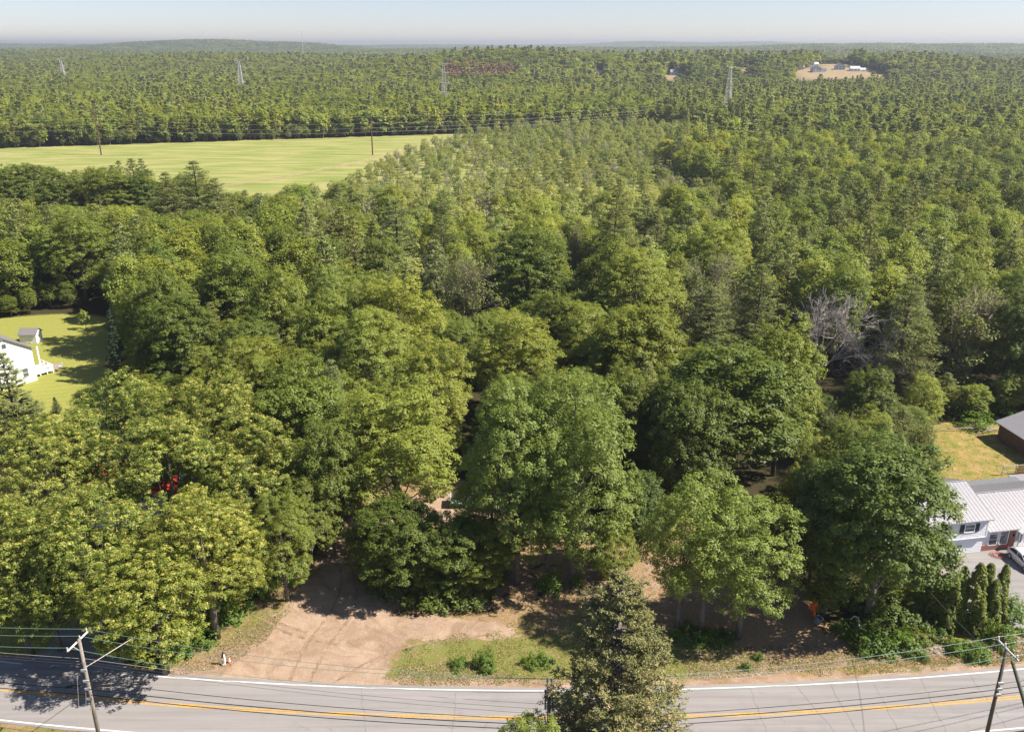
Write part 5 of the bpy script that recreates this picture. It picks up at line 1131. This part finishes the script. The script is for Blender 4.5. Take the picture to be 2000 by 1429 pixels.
x, y = P(435.5, 1298); e = lathe([(.0, .0), (.12, 0), (.15, .22), (.13, .23), (.1, .05)]).obj('bucket', simple('pale_green_plastic', (.45, .55, .48), .5)); e.location = (x, y, .0); setp(e, 'small pale green bucket at the foot of the leaning white post', 'bucket')
x, y = P(1586, 1216); e = empty('excavator_arm', (x, y, 0), .4, 'orange digger arm with a grey bucket under the big maple', 'digger')
b = MB(); b.slab((-.1, -.1, 2.9), (.55, -.1, 1.9), (.55, .1, 1.9), (-.1, .1, 2.9), .35); b.tube([(-.1, -.12, 2.95), (-.9, -.12, 2.1)], .05, 6); b.obj('boom', M['orange'], e)
b = MB(); b.face([(-.45, -.2, 1.7), (.35, -.2, 1.7), (.25, -.2, 2.3), (-.0, -.2, 2.75), (-.3, -.2, 2.3)]); b.face([(-.45, .2, 1.7), (-.3, .2, 2.3), (0, .2, 2.75), (.25, .2, 2.3), (.35, .2, 1.7)]); b.face([(-.45, -.2, 1.7), (-.3, -.2, 2.3), (-.3, .2, 2.3), (-.45, .2, 1.7)]); b.face([(-.3, -.2, 2.3), (0, -.2, 2.75), (0, .2, 2.75), (-.3, .2, 2.3)]); b.face([(0, -.2, 2.75), (.25, -.2, 2.3), (.25, .2, 2.3), (0, .2, 2.75)]); b.obj('arm_plate', M['orange'], e)
MB().tube([(0, 0, 1.75), (.1, -.1, .9)], [.16, .14], 6).obj('stick', M['orange'], e); b = lathe([(.05, 0), (.35, .15), (.42, .6), (.38, .95), (.30, .92), (.3, .3)], 10).obj('bucket', M['greysteel'], e); b.rotation_euler = (.3, .25, 0); b.location = (.25, -.2, -.0)
x, y = P(1668, 1236); o = MB().tube([(-.5, .2, .9), (-.2, .1, 1.35), (.15, 0, 1.3), (.3, 0, .8), (.5, -.1, .25), (.9, -.2, .1), (1.0, -.2, .4)], .06, 6).obj('pipe', M['pale']); o.location = (x, y, .6); setp(o, 'bent white pipe sticking out of the bushes under the big maple', 'pipe')
x, y = P(1678, 1240); o = MB().tube([(-.2, .3, .9), (.0, .1, .5), (.35, -.1, .1), (.5, -.3, .15)], [.14, .2, .2, .08], 8).obj('drain_pipe', M['greysteel']); o.location = (x, y, .3); setp(o, 'grey corrugated drain pipe lying beside the bent white pipe', 'pipe')
p1, p2 = P(1243, 1042), P(1335, 1052); o = MB().tube([(0, 0, .3), (p2[0]-p1[0], p2[1]-p1[1], .3)], [.30, .22], 9).obj('log', M['bark']); o.location = (p1[0], p1[1], 0); setp(o, 'fallen tree trunk lying at the back of the clearing', 'log')
x, y = P(240, 1278); e = empty('marker_post', (x, y, 0), 0, 'short white post beside the side driveway', 'post'); MB().box(-.09, -.05, 0, .09, .05, 1.0).obj('post', M['trim'], e); MB().box(-.13, -.08, 1.0, .13, .08, 1.2).obj('cap', M['trim'], e)
x, y = P(920, 985); e = empty('utility_trailer', (x, y, 0), .05, 'pale green low trailer glimpsed between the island trees', 'trailer'); MB().box(-2.6, -1, .5, 2.0, 1, .7).obj('trailer_bed', simple('pale_green_paint', (.30, .42, .36), .6), e); MB().box(-2.6, -1, .71, -2.5, 1, 1.3).obj('headboard', M['trim'], e); 
for s_ in (-1, 1): MB().tube([(0, s_*1.05, .32), (0, s_*1.25, .32)], .32, 10).obj('wheel', M['tyre'], e)
for i, (u, v, L, w) in enumerate(((1880, 842, 9, .0), (1940, 845, 6, .25))):
    x, y = P(u, v); b = MB(); rg = random.Random(i+3); b.tube([(-L/2, 0, .2), (0, .2, .5), (L/2, 0, .4)], [.05, .1, .14], 5)
    for q in range(16): s0 = rg.uniform(0, 1); px_ = -L/2+L*s0; b.tube([(px_, 0, .4), (px_+rg.uniform(-.8, 1.4), rg.uniform(-1.5, .3), rg.uniform(.1, 1.4))], [.04, .015], 3)
    o = b.obj('fallen_branch', M['deadwood']); o.location = (x, y, 0); o.rotation_euler[2] = w; setp(o, ('long fallen grey branch across the top of the right yard', 'brushy fallen branch in front of the barn')[i], 'branch')

# -------- ground cover
def scatter(poly, n, seed):
    r = np.random.default_rng(seed); p = np.array(poly); lo, hi = p.min(0), p.max(0); q = r.uniform(lo, hi, (n*4, 2)); q = q[inpoly(q[:, 0], q[:, 1], poly)][:n]; return q, r
def gz_at(x, y):
    d = np.abs(y-road_y(x)); w = np.clip((d-5.2)/2.5, 0, 1)
    return w*(fbm(x, y, 3.5, 21)*.10+fbm(x, y, 1.0, 22)*.035+np.exp(-(((x-4)/9)**2+((y-67.4)/1.5)**2))*.35)
def tufts(name, polys, hmin, hmax, wdt, mat, label, cat, seed=1, lean=.5):
    Vs = []
    for poly, n in polys:
        q, r = scatter(poly, n, seed); cl = fbm(q[:, 0], q[:, 1], 2.2, 71); q = q[cl > -.25]; m_ = len(q)
        z = gz_at(q[:, 0], q[:, 1]); h = r.uniform(hmin, hmax, m_); a = r.uniform(0, 6.28, m_); w = wdt*r.uniform(.6, 1.4, m_); le = r.normal(size=(m_, 2))*h[:, None]*lean
        c = np.column_stack([q, z]); dx = np.column_stack([np.cos(a)*w, np.sin(a)*w, np.zeros(m_)]); up = np.column_stack([le, h])
        Vs.append(np.stack([c-dx, c+up*.55-dx*.6+[0, 0, 0], c+up, c+up*.5+dx], 1).reshape(-1, 3)); seed += 1
    V = np.concatenate(Vs); r = np.random.default_rng(seed); k_ = len(V)//4
    me = np_mesh(name, V, np.arange(len(V)).reshape(-1, 4), {'leafr': r.random(k_), 'tip': (r.random(k_) < .35)*r.random(k_)}); o = link(name, me, mat); o['tint'] = .5; setp(o, label, cat, kind='stuff'); return o
M['grassb'] = leaf_mat('grass_blades', (.15, .19, .03), (.34, .35, .08), (.48, .36, .20), .25)
gp = PW([(790, 1262), (900, 1235), (1110, 1240), (1140, 1190), (1240, 1235), (1330, 1250), (1500, 1270), (1480, 1310), (1330, 1325), (1080, 1338), (790, 1338), (745, 1320), (790, 1290)])
tufts('grass', [(gp, 16000), (PW([(440, 1190), (560, 1150), (575, 1185), (520, 1250), (430, 1270), (350, 1300), (330, 1290)]), 3500), (PW([(1560, 1308), (1800, 1290), (2050, 1262), (2050, 1290), (1800, 1312), (1600, 1321)]), 3500), (PW([(1780, 1255), (1500, 1290), (1500, 1310), (1800, 1290)]), 2500), (PW([(960, 1235), (1150, 1140), (1180, 1200), (1050, 1245)]), 2500), (PW([(0, 1200), (130, 1205), (120, 1280), (0, 1285)]), 2000)], .06, .20, .035, M['grassb'], 'patchy roadside grass and weeds on the verge', 'grass', 5)
tufts('tall_grass', [(YARD, 12000)], .08, .28, .05, M['grassb'], 'long golden green grass in the right yard', 'grass', 15, .9)
q = []; 
def flat_bits(name, polys, smin, smax, mat, label, cat, seed):
    Vs = []
    for poly, n in polys:
        q, r = scatter(poly, n, seed); m_ = len(q); s = r.uniform(smin, smax, m_); z = gz_at(q[:, 0], q[:, 1])+s*.15; C = np.column_stack([q, z]); nn = np.column_stack([r.normal(size=(m_, 2))*.35, np.ones(m_)])
        Vs.append(leaf_quads(r, C, nn, s*2, s)); seed += 1
    V = np.concatenate(Vs); r = np.random.default_rng(seed); me = np_mesh(name, V, np.arange(len(V)).reshape(-1, 4), {'leafr': r.random(len(V)//4), 'tip': r.random(len(V)//4)*0}); o = link(name, me, mat); o['tint'] = .5; return setp(o, label, cat, kind='stuff')
M['chipb'] = leaf_mat('dry_leaves_and_chips', (.16, .09, .05), (.42, .28, .18), None, .05)
CH = [(PW([(280, 1310), (400, 1285), (470, 1230), (560, 1190), (520, 1250), (450, 1300), (330, 1322)]), 3500), (PW([(1330, 1270), (1660, 1250), (1800, 1262), (2050, 1235), (2050, 1290), (1700, 1300), (1350, 1330)]), 9000), (PW([(780, 1300), (900, 1290), (1040, 1330), (900, 1340), (780, 1340)]), 1500), (PW([(1100, 1120), (1560, 1090), (1560, 1200), (1100, 1230)]), 5000)]
flat_bits('leaf_litter', CH, .05, .16, M['chipb'], 'reddish brown leaf litter and wood chips along the verge', 'leaf litter', 5)
M['grav'] = leaf_mat('pale_gravel', (.28, .22, .17), (.55, .48, .42), None, 0.0)
flat_bits('gravel', [(PW([(480, 1330), (600, 1180), (700, 1060), (760, 1190), (1000, 1240), (760, 1290), (740, 1338)]), 5000)], .02, .06, M['grav'], 'scattered pebbles on the sandy ground', 'gravel', 9)
# rocks on the right bank
rk = []
for s in range(3):
    r = random.Random(s); b = MB(); n0 = 0; pts = []
    import bmesh
    bmm = bmesh.new(); bmesh.ops.create_icosphere(bmm, subdivisions=1, radius=1.0)
    for v_ in bmm.verts: v_.co *= r.uniform(.75, 1.2); v_.co.z *= .6
    me = bpy.data.meshes.new('rock'); bmm.to_mesh(me); bmm.free(); me.materials.append(M['stone']); rk.append(me)
q, r = scatter(PW([(1800, 1262), (2030, 1235), (2030, 1270), (1830, 1288)]), 46, 3)
for i, (x, y) in enumerate(q):
    o = link('rock', rk[i % 3], None); s = float(r.uniform(.12, .38)); o.location = (x, y, .05); o.scale = (s, s*.8, s*.7); o.rotation_euler[2] = float(r.uniform(0, 6)); setp(o, 'broken brown stone on the bank above the road at the right', 'rock', 'stones on the right road bank')

# -------- haze
hm = bpy.data.materials.new('thin_summer_haze'); hm.use_nodes = True; hn = hm.node_tree; hn.nodes.clear(); ho = hn.nodes.new('ShaderNodeOutputMaterial'); pv = hn.nodes.new('ShaderNodeVolumePrincipled')
pv.inputs['Color'].default_value = (.68, .73, .80, 1); pv.inputs['Density'].default_value = HAZE; pv.inputs['Anisotropy'].default_value = .3; hn.links.new(pv.outputs[0], ho.inputs['Volume'])
hz = MB().box(-15000, -200, -6, 15000, 15500, 112).obj('haze', hm); setp(hz, 'thin bluish summer haze over the far woods', 'haze', kind='stuff')
